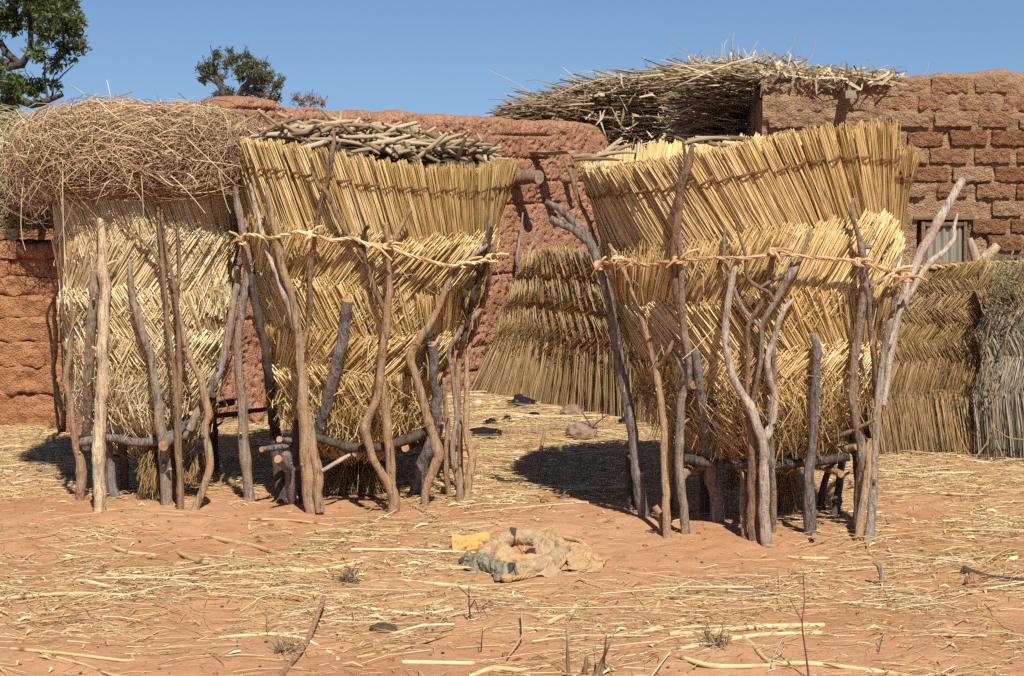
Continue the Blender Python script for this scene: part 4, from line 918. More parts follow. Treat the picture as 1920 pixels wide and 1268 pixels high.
# drooping fringe and stray long straws
def strays(name, mat, segs_px, label, r=0.003):
    P0 = np.array([P(a[0], a[1], a[4]) for a in segs_px]); P1 = np.array([P(a[2], a[3], a[4] - 0.02) for a in segs_px]); n = len(P0)
    V, F, T = straws(P0, P1, r, r * 0.6, rng.normal(0, 0.02, (n, 3)), 4, 4, rng.uniform(0.7, 1.1, n))
    return tag(put(name, quad_mesh(name, V - P0[0], F, [mat], T), None, P0[0]), label, 'hay', kind='stuff')
strays('loose_hay', HAYL, [(118, 300, 128, 540, 9.1), (105, 300, 118, 560, 9.15), (60, 390, 95, 440, 9.6), (45, 330, 48, 470, 10), (155, 120 + 80, 208, 215, 9.3), (200, 150, 208, 200, 9.5), (245, 350, 262, 420, 9.05), (320, 330, 385, 400, 9.05), (360, 300, 450, 312, 9.0), (350, 260, 440, 345, 9.0), (410, 320, 432, 400, 9.0), (350, 325, 372, 350, 9.0), (265, 330, 268, 390, 9.02), (180, 185, 250, 240, 9.1), (30, 205, 90, 245, 10), (0, 265, 130, 265, 9.9), (60, 215, 100, 205, 10),
                              (250, 320, 240, 365, 9.0), (300, 330, 330, 345, 9.0), (130, 160, 160, 190, 9.6), (215, 340, 180, 385, 9.05), (70, 240, 60, 350, 9.9)], 'long pale straws hanging from the hay heap')
hl = P(60, 322, 11.6)
hay_heap('hay_heap', HAYL, P(35, 325, 12.55), (0.56, 0.55, 0.40), 6500, 'drooping olive hay on the roof of the open shelter at the left edge', HAYL, P(0, 412, 12.2)[2], 0.0034, (0.12, 0.5), 1.3, 0.07, drop=0.7, tone=0.6)
hay_heap('hay_heap', HAY, P(150, 300, 11.9), (0.40, 0.4, 0.32), 2600, 'hay between the shelter roof and the pale granary', HAYL, P(0, 395, 11.8)[2], 0.0030, (0.12, 0.45), 1.3, 0.07, drop=0.5)

# ------------------------------------------------------------------ brick house on the right
BD = 11.3; bpm = FPX / BD
bx0, bx1 = P(1429, 0, BD)[0], P(2010, 0, BD)[0]
house = empty('brick_house', ((bx0 + bx1) / 2, BD, 0)); tag(house, 'house of dark rust mud bricks with a small shuttered window, behind the right-hand fence', 'house')
win = (P(1722, 0, BD)[0], P(1816, 0, BD)[0], P(0, 500, BD)[2], P(0, 412, BD)[2])
tl = [(1380, 158), (1432, 155), (1500, 151), (1600, 152), (1690, 151), (1705, 143), (1760, 140), (1830, 139), (1850, 136), (1930, 133), (2010, 132)]
xs = np.arange(bx0, bx1, 0.014); zs = np.arange(-0.03, 1.0, 0.012)
top = np.interp(xs, [P(x, 0, BD)[0] for x, y in tl], [P(0, y, BD)[2] for x, y in tl]) + (fbm(xs * 9, 3.3, 0, 44, 3) - 0.5) * 0.05
vz = np.concatenate([np.linspace(-0.05, 1, 170), np.ones(5), [0.0]]); vb = np.concatenate([np.zeros(170), [0.02, 0.07, 0.16, 0.3, 0.38], [0.38]])
XX, VZ = np.meshgrid(xs, vz, indexing='ij'); _, VB = np.meshgrid(xs, vb, indexing='ij')
ZZ = np.maximum(VZ, -0.02) * top[:, None]
dsp = (fbm(XX * 2, ZZ * 2, 0, 51, 3) - 0.5) * 0.025 + (fbm(XX * 20, ZZ * 20, 0, 52, 3) - 0.5) * 0.04 + (fbm(XX * 45, ZZ * 45, 0, 53, 2) - 0.5) * 0.012
up_ = np.clip((ZZ - P(0, 235, BD)[2]) / 0.05, 0, 1); dsp += up_ * 0.018
inw = (XX > win[0]) & (XX < win[1]) & (ZZ > win[2]) & (ZZ < win[3]); dsp = np.where(inw, -0.11, dsp)
edge = np.clip((ZZ - top[:, None] + 0.05) / 0.05, 0, 1); dsp -= 0.03 * edge ** 2
dsp = np.where(VB > 0, dsp * np.clip(1 - VB / 0.15, 0, 1) + VB, 0 * dsp + -dsp * 0 ) if False else dsp
YY = BD - dsp * np.where(VB > 0, np.clip(1 - VB / 0.15, 0, 1), 1) + VB
ZZ = ZZ + np.where(VB > 0, (fbm(XX * 12, VB * 12, 0, 54, 3) - 0.5) * 0.03, 0)
put('mortar_wall', quad_mesh('mortar', np.stack([XX, YY, ZZ], -1).reshape(-1, 3) - np.array(house.location), grid_faces(len(xs), len(vz)), [MORTAR]), house, house.location)
# left end of the house
mb = MB(); rbox(mb, (bx0 + 0.16, BD + 0.66, 1.0), (0.3, 1.2, 2.05), (6, 30, 40), 0.04, 0.02, 10, 3)
put('side_wall', mb.mesh('side_wall', [MORTAR], house.location), house, house.location)
BR = []
for k in range(8):
    mb = MB(); rbox(mb, (0, 0, 0), (0.205 + 0.02 * random.uniform(-1, 1), 0.12, 0.082), (34, 5, 16), 0.012, 0.013, 34 + 6 * (k % 3), k + 4); BR.append([mb.mesh('brick', [m]) for m in BRICK])
bw, bh = 76 / bpm, 33 / bpm
row = 0; y = 161
while y < 660:
    x = 1470 + (38 if row % 2 else 0) + random.uniform(-8, 8)
    if y > 250: x += 76 * 2
    while x < 1985:
        cx, cz = P(x, 0, BD)[0], P(0, y, BD)[2]
        if not (win[0] - 0.1 < cx < win[1] + 0.1 and win[2] - 0.04 < cz < win[3] + 0.07) and not (y < 200 and random.random() < 0.15):
            m = 2 if y < 240 else random.choice((0, 0, 0, 1, 1, 2)) if x > 1600 else 1
            if y < 240 and random.random() < 0.45: m = 1
            o = bpy.data.objects.new('brick', random.choice(BR)[m]); COL.objects.link(o); o.parent = house
            o.location = (cx - house.location[0] + random.uniform(-0.008, 0.008), random.uniform(0.026, 0.042) + (0.004 if y < 240 else 0), cz + random.uniform(-0.006, 0.006))
            o.rotation_euler = (random.choice((0, math.pi)), random.gauss(0, 0.025), random.gauss(0, 0.02)); o.scale = (random.uniform(0.92, 1.08), 1, random.uniform(0.98, 1.12))
        x += 76 + random.uniform(-5, 5)
    y += 33; row += 1
# window
wo = empty('window', (0, 0, 0)); wo.parent = house
wc = np.array([(win[0] + win[1]) / 2, BD, (win[2] + win[3]) / 2]); wo.location = Vector([float(q) for q in wc]) - house.location
WOOD = m_plain('weathered_wood', (0.13, 0.075, 0.04), (0.26, 0.16, 0.09), 14, stretch=(1, 1, 5))
def wbox(name, x0, x1, z0, z1, y0, y1, mat=WOOD):
    mb = MB(); c = ((x0 + x1) / 2, (y0 + y1) / 2, (z0 + z1) / 2)
    rbox(mb, c, (x1 - x0, y1 - y0, z1 - z0), (6, 2, 6), 0.003, 0.001, 30, 2); return put(name, mb.mesh(name, [mat], wc), wo, wc)
px = lambda x: P(x, 0, BD)[0]; pz = lambda y: P(0, y, BD)[2]
fy0, fy1 = BD - 0.012, BD + 0.06
wbox('lintel', px(1712), px(1826), pz(412), pz(405), fy0 - 0.012, fy1); wbox('frame_top', px(1735), px(1806), pz(424), pz(416), fy0 + 0.002, fy1)
wbox('frame_side', px(1727), px(1734.5), pz(499), pz(414), fy0, fy1); wbox('frame_side', px(1806.5), px(1813), pz(499), pz(414), fy0, fy1); wbox('sill', px(1735), px(1806), pz(499), pz(491), fy0 - 0.006, fy1)
V = []; nx = 61
for i in range(nx):
    t = i / (nx - 1); x = px(1734) + (px(1807) - px(1734)) * t; yy = BD + 0.012 + 0.009 * math.cos(t * 2 * math.pi * 5)
    V += [[x, yy, pz(493)], [x, yy, pz(421)]]
V = np.array(V); 
put('corrugated_shutter', quad_mesh('shutter', V - wc, grid_faces(nx, 2), [m_plain('old_zinc', (0.30, 0.27, 0.21), (0.40, 0.365, 0.29), 8, 0.5, 0.4, 0.1, 0.002, (4, 1, 0.6), 0.3)]), wo, wc)
# square peg high in the wall
mb = MB(); a = np.array([px(1583), BD - 0.09, pz(179)]); rbox(mb, a, (0.062, 0.26, 0.046), (4, 10, 4), 0.004, 0.002, 30, 8)
tag(put('wall_peg', mb.mesh('peg', [m_plain('peg_wood', (0.22, 0.17, 0.11), (0.36, 0.29, 0.19), 20, stretch=(5, 1, 5))], a), None, a), 'square wooden peg near the top of the brick house wall', 'peg')
# low wall closing the gap below the stalk heap
mb = MB(); rbox(mb, (P(1280, 0, 15.2)[0], 15.2, 0.8), (1.75, 0.9, 1.68), (60, 5, 60), 0.04, 0.03, 8, 12)
o_ = (P(1280, 0, 15.2)[0], 15.2, 0)
rbox(mb, (P(1350, 0, 12.2)[0], 12.2, 0.84), (0.42, 1.0, 1.72), (20, 20, 40), 0.04, 0.03, 8, 17)
tag(put('mud_wall', mb.mesh('mud_wall', [MORTAR], o_), None, o_), 'mud wall under the great heap of stalks, behind the largest granary', 'wall')

# ------------------------------------------------------------------ heap of millet stalks
tx = [930, 955, 1000, 1060, 1100, 1150, 1250, 1300, 1400, 1440, 1520, 1600, 1690, 1705]; ty = [224, 219, 205, 186, 162, 150, 143, 132, 124, 130, 136, 142, 150, 152]
bxp = [930, 955, 1060, 1140, 1425, 1433, 1440, 1705]; byp = [226, 230, 236, 290, 290, 160, 156, 153]
def heap(n, x0, x1, d0, d1, rr, ln):
    x = rng.uniform(x0, x1, n); d = rng.uniform(d0, d1, n)
    tp, bt = np.interp(x, tx, ty), np.interp(x, bxp, byp)
    y = tp + (bt - tp) * rng.random(n) ** 1.15 + rng.normal(0, 3, n)
    rel = np.clip((y - tp) / np.maximum(bt - tp, 20), 0, 1); d = np.minimum(d1, d + 0.7 * rel * (d1 - d0))
    M = np.stack([(x - 960) / FPX * d, d, CAMH - (y - HZ) / FPX * d], 1)
    a = rng.normal(0, 0.32, n) + (rng.random(n) < 0.5) * math.pi; e = rng.normal(0.04, 0.16, n)
    dv = np.stack([np.cos(a) * np.cos(e), np.sin(a) * np.cos(e) - 0.15, np.sin(e)], 1)
    L = rng.uniform(*ln, n)[:, None]
    P0, P1 = M - dv * L / 2, M + dv * L / 2
    lim0 = (955 - 960) / FPX * 13.0
    r = rr * rng.uniform(0.5, 1.3, n)
    return straws(P0, P1, r, r * 0.75, rng.normal(0, 1, (n, 3)) * L * 0.04, 3, 4, np.clip(rng.normal(0.52, 0.27, n), 0, 1.1), True)
mb = MB(); o_ = P(1200, 230, 15.0)
for a in (heap(3000, 1010, 1420, 14.5, 15.6, 0.0056, (0.15, 0.75)), heap(700, 960, 1060, 14.4, 15.0, 0.0055, (0.2, 0.5)), heap(1300, 1060, 1330, 14.55, 15.1, 0.0056, (0.12, 0.45)), heap(330, 1430, 1640, 11.3, 11.8, 0.0045, (0.15, 0.5)), heap(1300, 1290, 1415, 11.5, 12.6, 0.0056, (0.15, 0.5))): mb.add(*a)
sp = []
for _ in range(70):
    x = random.uniform(1240, 1500); y = np.interp(x, tx, ty); an = random.uniform(0.5, 2.7); L = random.uniform(15, 60) * (1.0 if 1280 < x < 1450 else 0.6); d = random.uniform(14.6, 15.3) if x < 1430 else 11.5
    sp.append((x, y + 12, x + L * math.cos(an), y + 8 - L * math.sin(an), d))
for _ in range(45):
    x = random.uniform(985, 1250); y = np.interp(x, tx, ty); an = random.gauss(2.7, 0.35); L = random.uniform(20, 70); d = random.uniform(14.5, 15.2)
    sp.append((x + 15, y + 12, x + 15 + L * math.cos(an), y + 10 - L * math.sin(an), d))
sp += [(1010, 190, 912, 130, 14.6), (1035, 187, 915, 186, 14.6), (1080, 180, 985, 152, 14.6), (1110, 160, 1050, 140, 14.6), (1150, 150, 1072, 132, 14.6), (1310, 118, 1240, 66, 14.6), (1330, 128, 1258, 105, 14.6), (1480, 118, 1530, 70, 11.6), (1690, 150, 1742, 118, 11.5), (1600, 140, 1625, 112, 11.5), (1645, 145, 1690, 125, 11.5), (1040, 240, 1110, 200, 14.6), (1430, 140, 1490, 62, 11.8), (1366, 120, 1366, 72, 14.6), (1395, 120, 1376, 62, 14.6)]
sp = np.array(sp); P0 = np.array([P(*q[[0, 1, 4]]) for q in sp]); P1 = np.array([P(*q[[2, 3, 4]]) for q in sp])
mb.add(*straws(P0, P1, 0.0042, 0.002, rng.normal(0, 0.03, P0.shape), 4, 4, rng.uniform(0.4, 1.0, len(sp))))
# dry leaf blades among the stalks
n = 900; x = rng.uniform(990, 1690, n); d = np.where(x < 1430, rng.uniform(14.5, 15.0, n), rng.uniform(11.2, 11.5, n)); y = np.interp(x, tx, ty) + (np.interp(x, bxp, byp) - np.interp(x, tx, ty)) * rng.random(n) ** 1.3
M = np.stack([(x - 960) / FPX * d, d, CAMH - (y - HZ) / FPX * d], 1); dv = rng.normal(0, 1, (n, 3)) * np.array([1.2, 0.5, 0.7]); dv /= np.linalg.norm(dv, axis=1, keepdims=True)
L = rng.uniform(0.06, 0.22, n)[:, None]; sd = np.cross(dv, rng.normal(0, 1, (n, 3))); sd /= np.linalg.norm(sd, axis=1, keepdims=True); sd *= rng.uniform(0.005, 0.012, n)[:, None]
bn = rng.normal(0, 0.02, (n, 3))
V = np.stack([M - dv * L / 2 - sd * 0.6, M - dv * L / 2 + sd * 0.6, M + sd + bn, M - sd + bn, M + dv * L / 2 + sd * 0.2, M + dv * L / 2 - sd * 0.2], 1)
F = (np.arange(n) * 6)[:, None, None] + np.array([[0, 1, 2, 3], [3, 2, 4, 5]])[None]
mb.add(V.reshape(-1, 3), F.reshape(-1, 4), np.repeat(rng.uniform(0.55, 1.05, n), 6))
n = 260; x = rng.uniform(1270, 1500, n); d = np.where(x < 1430, rng.uniform(14.5, 15.2, n), rng.uniform(11.3, 11.7, n)); y = np.interp(x, tx, ty) + rng.uniform(-22, 10, n)
M = np.stack([(x - 960) / FPX * d, d, CAMH - (y - HZ) / FPX * d], 1); dv = rng.normal(0, 1, (n, 3)) * np.array([0.8, 0.5, 1.0]); dv /= np.linalg.norm(dv, axis=1, keepdims=True)
L = rng.uniform(0.05, 0.16, n)[:, None]; sd = np.cross(dv, rng.normal(0, 1, (n, 3))); sd /= np.linalg.norm(sd, axis=1, keepdims=True); sd *= rng.uniform(0.003, 0.008, n)[:, None]; bn = rng.normal(0, 0.025, (n, 3))
V = np.stack([M - dv * L / 2 - sd * 0.6, M - dv * L / 2 + sd * 0.6, M + sd + bn, M - sd + bn, M + dv * L / 2 + sd * 0.2, M + dv * L / 2 - sd * 0.2], 1)
F = (np.arange(n) * 6)[:, None, None] + np.array([[0, 1, 2, 3], [3, 2, 4, 5]])[None]
mb.add(V.reshape(-1, 3), F.reshape(-1, 4), np.repeat(rng.uniform(0.5, 1.1, n), 6))
sh_ = put('stalk_heap', mb.mesh('stalk_heap', [STALK], o_), None, o_); tag(sh_, 'great heap of dry millet stalks beside and on top of the brick house', 'stalks', kind='stuff')
mb = MB(); nu, nv_ = 60, 14
xq = np.linspace(1015, 1428, nu); V = []
for x in xq:
    tp, bt = np.interp(x, tx, ty) + 16, np.interp(x, bxp, byp)
    for k in range(nv_):
        a = k / (nv_ - 1) * math.pi; d = 15.55 - 0.3 * math.cos(a) ; yy = bt + (tp - bt) * math.sin(a) ** 0.7
        V.append(P(x, yy, d) + np.array([0, (fbm(x * 0.05, a * 4, 0, 61, 2) - 0.5) * 0.25, 0]))
put('stalk_shade_core', quad_mesh('stalk_shade_core', np.array(V) - o_, grid_faces(nu, nv_), [STALK], np.full(nu * nv_, -0.3)), sh_, o_)  # added core, coloured darkest for the shade deep in the heap

# ------------------------------------------------------------------ woven straw mats
def mat_fence(name, label, bot, top_, lean, n, rows, width, matf, backing, d_over=None):
    bot, top_ = np.array(bot, float), np.array(top_, float)
    def pt(u, v):
        i = np.linspace(0, 1, len(bot)); b = np.array([np.interp(u, i, bot[:, k]) for k in range(2)]); j = np.linspace(0, 1, len(top_)); t = np.array([np.interp(u, j, top_[:, k]) for k in range(2)])
        d = gd(b[1]) if d_over is None else d_over
        pb, ptp = P(b[0], b[1], d), P(t[0], t[1], d + lean); pb[2] = max(pb[2], 0.0)
        return pb + (ptp - pb) * v
    root = empty(name, pt(0.5, 0) * np.array([1, 1, 0])); tag(root, label, 'straw mat', 'woven straw mats')
    for k, (v1, v0, sl, wk, key) in enumerate(rows):
        for i in range(n):
            u = (i + 0.5 + random.uniform(-0.2, 0.2)) / n
            st = matf(key, u); out = np.array([0.1, -1, 0.25])
            a = pt(min(1.04, max(-0.04, u + sl / 2)), v0 + random.uniform(-0.012, 0.012)); b = pt(min(1.04, max(-0.04, u - sl / 2)), v1 + random.uniform(-0.012, 0.012))
            nb = np.array([0, -1, 0.2]); a = a + nb * (0.006 if k else 0.0); b = b + nb * 0.024
            place_bundle(random.choice(st), a, b, out, width * wk, root, flip=random.random() < 0.5)
    nu, nvv = 30, 12
    V = np.array([pt(u, v) + np.array([0, 0.03, 0]) for u in np.linspace(0, 1, nu) for v in np.linspace(0.06, 0.985, nvv)])
    put('mat_shade_backing', quad_mesh('backing', V - np.array(root.location), grid_faces(nu, nvv), [backing], np.full(len(V), 0.2)), root, root.location)  # dark layer added behind the bundles, its colour standing for shade in the gaps
    return root, pt
MO = bundle_set(STRAW_OLD, 'old', 7, n=44, r=0.03, splay=0.09, top_jit=0.12, bot_jit=0.1); MD = bundle_set(STRAW_OLDDARK, 'old_dark', 7, n=46, r=0.028, splay=0.1, top_jit=0.1, bot_jit=0.1)
MG = bundle_set(STRAW_GREY, 'grey', 7, n=44, r=0.03, splay=0.09, top_jit=0.12, bot_jit=0.1); MW = bundle_set(STRAW_WARM, 'warm', 7, n=44, r=0.03, splay=0.08, top_jit=0.1, bot_jit=0.1)
mat_fence('straw_mat', 'old brown herringbone straw mat propped against the plastered wall', [(888, 737), (1000, 758), (1170, 790), (1245, 805)], [(990, 478), (1030, 466), (1130, 470), (1245, 474)], 0.3, 31,
          [(1.0, 0.83, 0.05, 1, 'o'), (0.90, 0.77, -0.16, 1.0, 'd'), (0.80, 0.645, 0.03, 1, 'o'), (0.70, 0.55, -0.17, 1.0, 'd'), (0.60, 0.44, 0.03, 1, 'o'), (0.50, 0.28, -0.14, 1.1, 'd'), (0.40, 0.0, -0.03, 1.12, 'o')], 0.066, lambda k, u: MO if k == 'o' else MD, STRAW_OLDDARK)
mat_fence('straw_mat', 'warm brown herringbone straw mat fence below the small window', [(1636, 852), (1740, 850), (1850, 854)], [(1636, 505), (1740, 501), (1850, 497)], 0.12, 17,
          [(1.0, 0.90, -0.13, 1, 'w'), (0.925, 0.82, 0.13, 1, 'd'), (0.845, 0.74, -0.13, 1, 'o'), (0.765, 0.66, 0.13, 1, 'd'), (0.685, 0.57, -0.13, 1, 'w'), (0.60, 0.46, 0.12, 1, 'd'), (0.49, 0.28, -0.10, 1.0, 'd'), (0.32, 0.0, 0.09, 1.0, 'o')], 0.072, lambda k, u: {'w': MW, 'd': MD, 'o': MO}[k], STRAW_OLDDARK)
mat_fence('straw_mat', 'weathered grey herringbone straw mat fence behind the climbing vine', [(1838, 858), (1990, 862)], [(1838, 500), (1990, 496)], 0.12, 11,
          [(1.0, 0.86, -0.2, 1, 'o'), (0.88, 0.74, 0.2, 1, 'o'), (0.78, 0.62, -0.2, 1, 'g'), (0.66, 0.48, 0.16, 1, 'g'), (0.51, 0.28, -0.14, 1.1, 'g'), (0.33, 0.0, 0.06, 1.1, 'g')], 0.075, lambda k, u: {'g': MG, 'o': MO}[k], STRAW_GREY)
# twisted straw rope along the top of the fence
def hem(pts_px, d, label):
    c = catmull(np.array([[*P(x, y, d), 0.012] for x, y in pts_px]), 0.012); mb = MB(); s = np.arange(len(c)) * 0.012
    for k in range(2):
        an = s / 0.09 * 6.283 + k * 3.14; p = c[:, :3] + np.stack([0 * an, np.cos(an) * 0.008, np.sin(an) * 0.008], 1)
        tube(mb, np.column_stack([p, np.full(len(p), 0.0085)]), 6, 0.02, 0.4 + 0.3 * k, 0.25, smooth=False, seed=k)
    return tag(put('edge_rope', mb.mesh('edge_rope', [STRAW_OLD], c[0][:3]), None, c[0][:3]), label, 'rope')
hem([(1640, 503), (1740, 502), (1800, 497), (1860, 494), (1985, 490)], 10.93, 'twisted straw rope along the top of the right-hand fence')
# forked log standing behind the fence
mb = MB(); f = lambda pts: np.array([[*P(x, y, 11.05), r / FPX * 11.05] for x, y, r in pts])
tube(mb, f([(1835, 620, 13), (1836, 540, 13), (1835, 500, 12), (1828, 480, 9), (1818, 447, 5.5)]), 12, 0.03, knots=2, cut=(False, True)); tube(mb, f([(1837, 510, 12), (1845, 492, 11), (1858, 474, 9.5), (1871, 460, 8)]), 12, 0.03, knots=2, cut=(False, True))
tube(mb, f([(1835, 860, 13), (1835, 620, 13)]), 12, 0.05)
tag(put('forked_log', mb.mesh('forked_log', [BK['pale'], BK['pale']], P(1835, 860, 11.05)), None, P(1835, 860, 11.05)), 'pale forked log standing up behind the fence beside the window', 'log')

# ------------------------------------------------------------------ leaves, vine and trees
def leaf_mat(name, stops):
    k = NT(name, 0.55, 0.3); k.col(k.ramp(k.attr(), stops))
    tr = k.n('ShaderNodeBsdfTranslucent'); k.l(k.ramp(k.attr(), [(p, tuple(min(1, q * 1.6) for q in c)) for p, c in stops]), tr.inputs['Color'])
    mx = k.n('ShaderNodeMixShader'); mx.inputs[0].default_value = 0.3; k.l(k.b.outputs[0], mx.inputs[1]); k.l(tr.outputs[0], mx.inputs[2])
    k.l(mx.outputs[0], k.t.nodes['Material Output'].inputs['Surface'])
    return k.m
LEAF_G = leaf_mat('leaf_green', [(0.0, (0.03, 0.045, 0.014)), (0.5, (0.085, 0.12, 0.032)), (1.0, (0.18, 0.205, 0.065))])
LEAF_O = leaf_mat('leaf_olive', [(0.0, (0.03, 0.045, 0.015)), (0.5, (0.095, 0.115, 0.04)), (1.0, (0.19, 0.19, 0.075))])
LEAF_D = leaf_mat('leaf_dusty', [(0.0, (0.10, 0.12, 0.06)), (0.5, (0.20, 0.23, 0.125)), (1.0, (0.32, 0.34, 0.21))])
def leaves(C, size, width, tone=None, up=0.3):
    n = len(C); d = rng.normal(0, 1, (n, 3)); d[:, 2] -= up; d /= np.linalg.norm(d, axis=1, keepdims=True)
    s = np.cross(d, rng.normal(0, 1, (n, 3))); s /= np.linalg.norm(s, axis=1, keepdims=True); nr = np.cross(d, s)
    L = size * rng.uniform(0.6, 1.3, n)[:, None]; W = L * width
    V = np.stack([C, C + d * L * 0.45 + s * W / 2 + nr * W * 0.15, C + d * L, C + d * L * 0.45 - s * W / 2 + nr * W * 0.15], 1)
    F = (np.arange(n) * 4)[:, None] + np.array([[0, 1, 2, 3]])
    t = rng.random(n) if tone is None else tone
    return V.reshape(-1, 3), F, np.repeat(t, 4)
def clump(cl, depth, per, size, width, dz=0.5):
    out = []
    for x, y, r in cl:
        k = int(per * (r / 20.0) ** 2); u = rng.normal(0, 0.5, (k, 3)); c = P(x, y, depth + rng.normal(0, dz)); R_ = r / FPX * depth
        ct = c + u * R_ * np.array([1, 1, 0.9]); out.append(ct)
    C = np.concatenate(out)
    # a few leaflets at each tip
    C = np.repeat(C, 4, axis=0) + rng.normal(0, size * 0.12, (len(C) * 4, 3))
    return leaves(C, size, width)
def tree(name, label, depth, limbs, cl, per, size, width, bark, lm, dz=0.5, twigs=0):
    base = P(limbs[0][0][0], limbs[0][0][1], depth); base[2] = 0
    root = empty(name, base); tag(root, label, 'tree')
    mb = MB()
    for L in limbs: tube(mb, np.array([[*P(x, y, depth), r / FPX * depth] for x, y, r in L]), 9, 0.08, 0.5, 0.18, 2, seed=random.randrange(90))
    b0 = limbs[0][0]
    tube(mb, np.array([[base[0], depth, -0.2, b0[2] / FPX * depth * 1.25], [*P(b0[0], b0[1], depth), b0[2] / FPX * depth]]), 10, 0.1, 0.5, 0.15)
    put('trunk', mb.mesh('trunk', [BK[bark]], base), root, base)
    V, F, T = clump(cl, depth, per, size, width, dz)
    mb = MB(); mb.add(V, F, T)
    put('crown', mb.mesh('crown', [lm], base), root, base)
    if twigs:
        P0, P1 = [], []
        for x, y, r in cl:
            for _ in range(twigs):
                a = P(x, y, depth) + rng.normal(0, 0.45, 3) * r / FPX * depth; P0.append(a); P1.append(a + rng.normal(0, 0.6, 3) * r / FPX * depth + np.array([0, 0, 0.05]))
        P0, P1 = np.array(P0), np.array(P1); V, F, T = straws(P0, P1, 0.006 * depth / 17, 0.002, rng.normal(0, 0.03, P0.shape), 3, 3)
        put('twigs', quad_mesh('twigs', V - base, F, [BK[bark]], T), root, base)['kind'] = 'stuff'
    return root
tree('broad_tree', 'large green-leaved tree with dark crooked limbs at the top left corner', 17.0,
     [[(-90, 330, 23.8), (-60, 240, 21.0), (-30, 165, 16.8), (0, 118, 11.9), (20, 124, 9.8), (40, 122, 8.4), (54, 100, 6.3), (58, 60, 4.9), (50, 10, 4.2), (45, -50, 3.5)], [(-10, 130, 11.2), (-14, 95, 9.1), (2, 80, 7.7), (12, 100, 7.0), (36, 120, 6.3)], [(-20, 140, 8.4), (-25, 60, 8.4), (10, 30, 7.7), (32, 5, 8.4), (34, -50, 7.0)],
      [(54, 98, 3.5), (70, 80, 2.8), (92, 66, 2.1), (120, 60, 1.4), (142, 74, 1.0)], [(58, 60, 2.8), (80, 40, 2.1), (110, 22, 1.4), (135, 15, 0.8)], [(-40, 200, 12.6), (0, 197, 10.5), (30, 188, 9.1), (60, 196, 7.7), (95, 186, 5.6), (118, 178, 3.5)], [(90, 188, 2.8), (84, 150, 2.1), (84, 110, 1.8), (78, 90, 1.4)], [(98, 184, 2.4), (100, 160, 2.1), (118, 140, 1.5), (138, 122, 1.0)]],
     [(112, 28, 30), (132, 55, 22), (148, 84, 14), (88, 60, 26), (62, 22, 28), (120, 92, 18), (100, 118, 14), (22, 160, 26), (60, 165, 22), (104, 158, 12), (-10, 140, 30), (20, 40, 24), (-20, 40, 36), (70, 100, 16), (140, 32, 14), (0, 230, 24), (20, 200, 16), (155, 92, 8), (90, 5, 24), (130, 5, 16), (40, -20, 40), (110, -25, 34), (10, 330, 20)], 62, 0.062, 0.36, 'dark', LEAF_G, 0.35, 5)
tree('thorn_tree', 'small sparse olive-green tree showing above the plastered wall', 26.0,
     [[(440, 250, 9), (438, 215, 8), (426, 188, 6.5), (415, 165, 6), (404, 146, 5), (398, 125, 3.5), (402, 104, 2)], [(438, 215, 7), (446, 188, 6), (456, 165, 6.5), (470, 152, 6), (486, 146, 4), (505, 150, 2.5)], [(468, 153, 4), (466, 130, 3), (450, 108, 2)], [(412, 160, 3.5), (395, 150, 2.5), (378, 140, 1.6)], [(456, 168, 4), (480, 175, 3), (510, 182, 2)]],
     [(395, 130, 16), (408, 104, 10), (440, 110, 11), (383, 148, 10), (408, 182, 10), (470, 125, 17), (500, 145, 16), (518, 162, 11), (485, 172, 17), (512, 184, 13), (452, 146, 8), (375, 130, 5), (432, 97, 5), (462, 105, 8), (495, 122, 6), (528, 150, 5), (425, 120, 12), (480, 148, 16), (430, 175, 12), (450, 130, 12), (412, 150, 10), (462, 185, 12)], 190, 0.05, 0.4, 'dark', LEAF_O, 0.4, 9)
tree('thorn_bush', 'low twiggy bush just above the plastered wall, right of the small tree', 24.0, [[(575, 230, 4), (574, 205, 3), (566, 190, 2), (556, 184, 1.2)], [(575, 208, 2.5), (586, 192, 1.8), (600, 188, 1)]], [(562, 192, 10), (580, 188, 10), (592, 194, 8), (553, 188, 6), (606, 197, 5)], 40, 0.04, 0.35, 'brown', LEAF_O, 0.2, 16)
# vine on the fence
vn = empty('climbing_vine', P(1870, 855, 10.55) * np.array([1, 1, 0])); tag(vn, 'straggling grey-green vine climbing over the right-hand fence', 'vine')
mb = MB(); vd = 10.62
for L in [[(1880, 856), (1862, 800), (1868, 730), (1850, 660), (1858, 600), (1880, 540), (1900, 500), (1925, 490)], [(1868, 730), (1890, 690), (1885, 640), (1905, 590), (1930, 560)], [(1820, 858), (1800, 820), (1786, 770), (1800, 740)], [(1830, 856), (1850, 830), (1862, 790), (1858, 740), (1842, 700), (1845, 650)], [(1925, 825), (1890, 820), (1860, 800)], [(1858, 600), (1840, 580), (1845, 540), (1870, 510)], [(1905, 590), (1880, 570), (1860, 560)], [(1870, 520), (1905, 530), (1935, 520)]]:
    tube(mb, np.array([[*P(x, y, vd + random.uniform(-0.04, 0.03)), 0.0035] for x, y in L]), 5, 0.03, 0.6, 0.2)
put('stem', mb.mesh('stem', [STRAW_OLD], vn.location), vn, vn.location)
C = []
for x, y, r, k in [(1895, 510, 30, 70), (1870, 530, 22, 36), (1910, 560, 22, 34), (1865, 580, 16, 40), (1852, 640, 14, 30), (1885, 640, 14, 24), (1862, 700, 14, 26), (1850, 760, 16, 16), (1795, 760, 8, 8), (1912, 500, 24, 55)]:
    C += [P(x + random.gauss(0, r * 0.5), y + random.gauss(0, r * 0.5), vd - 0.03 + random.gauss(0, 0.05)) for _ in range(k)]
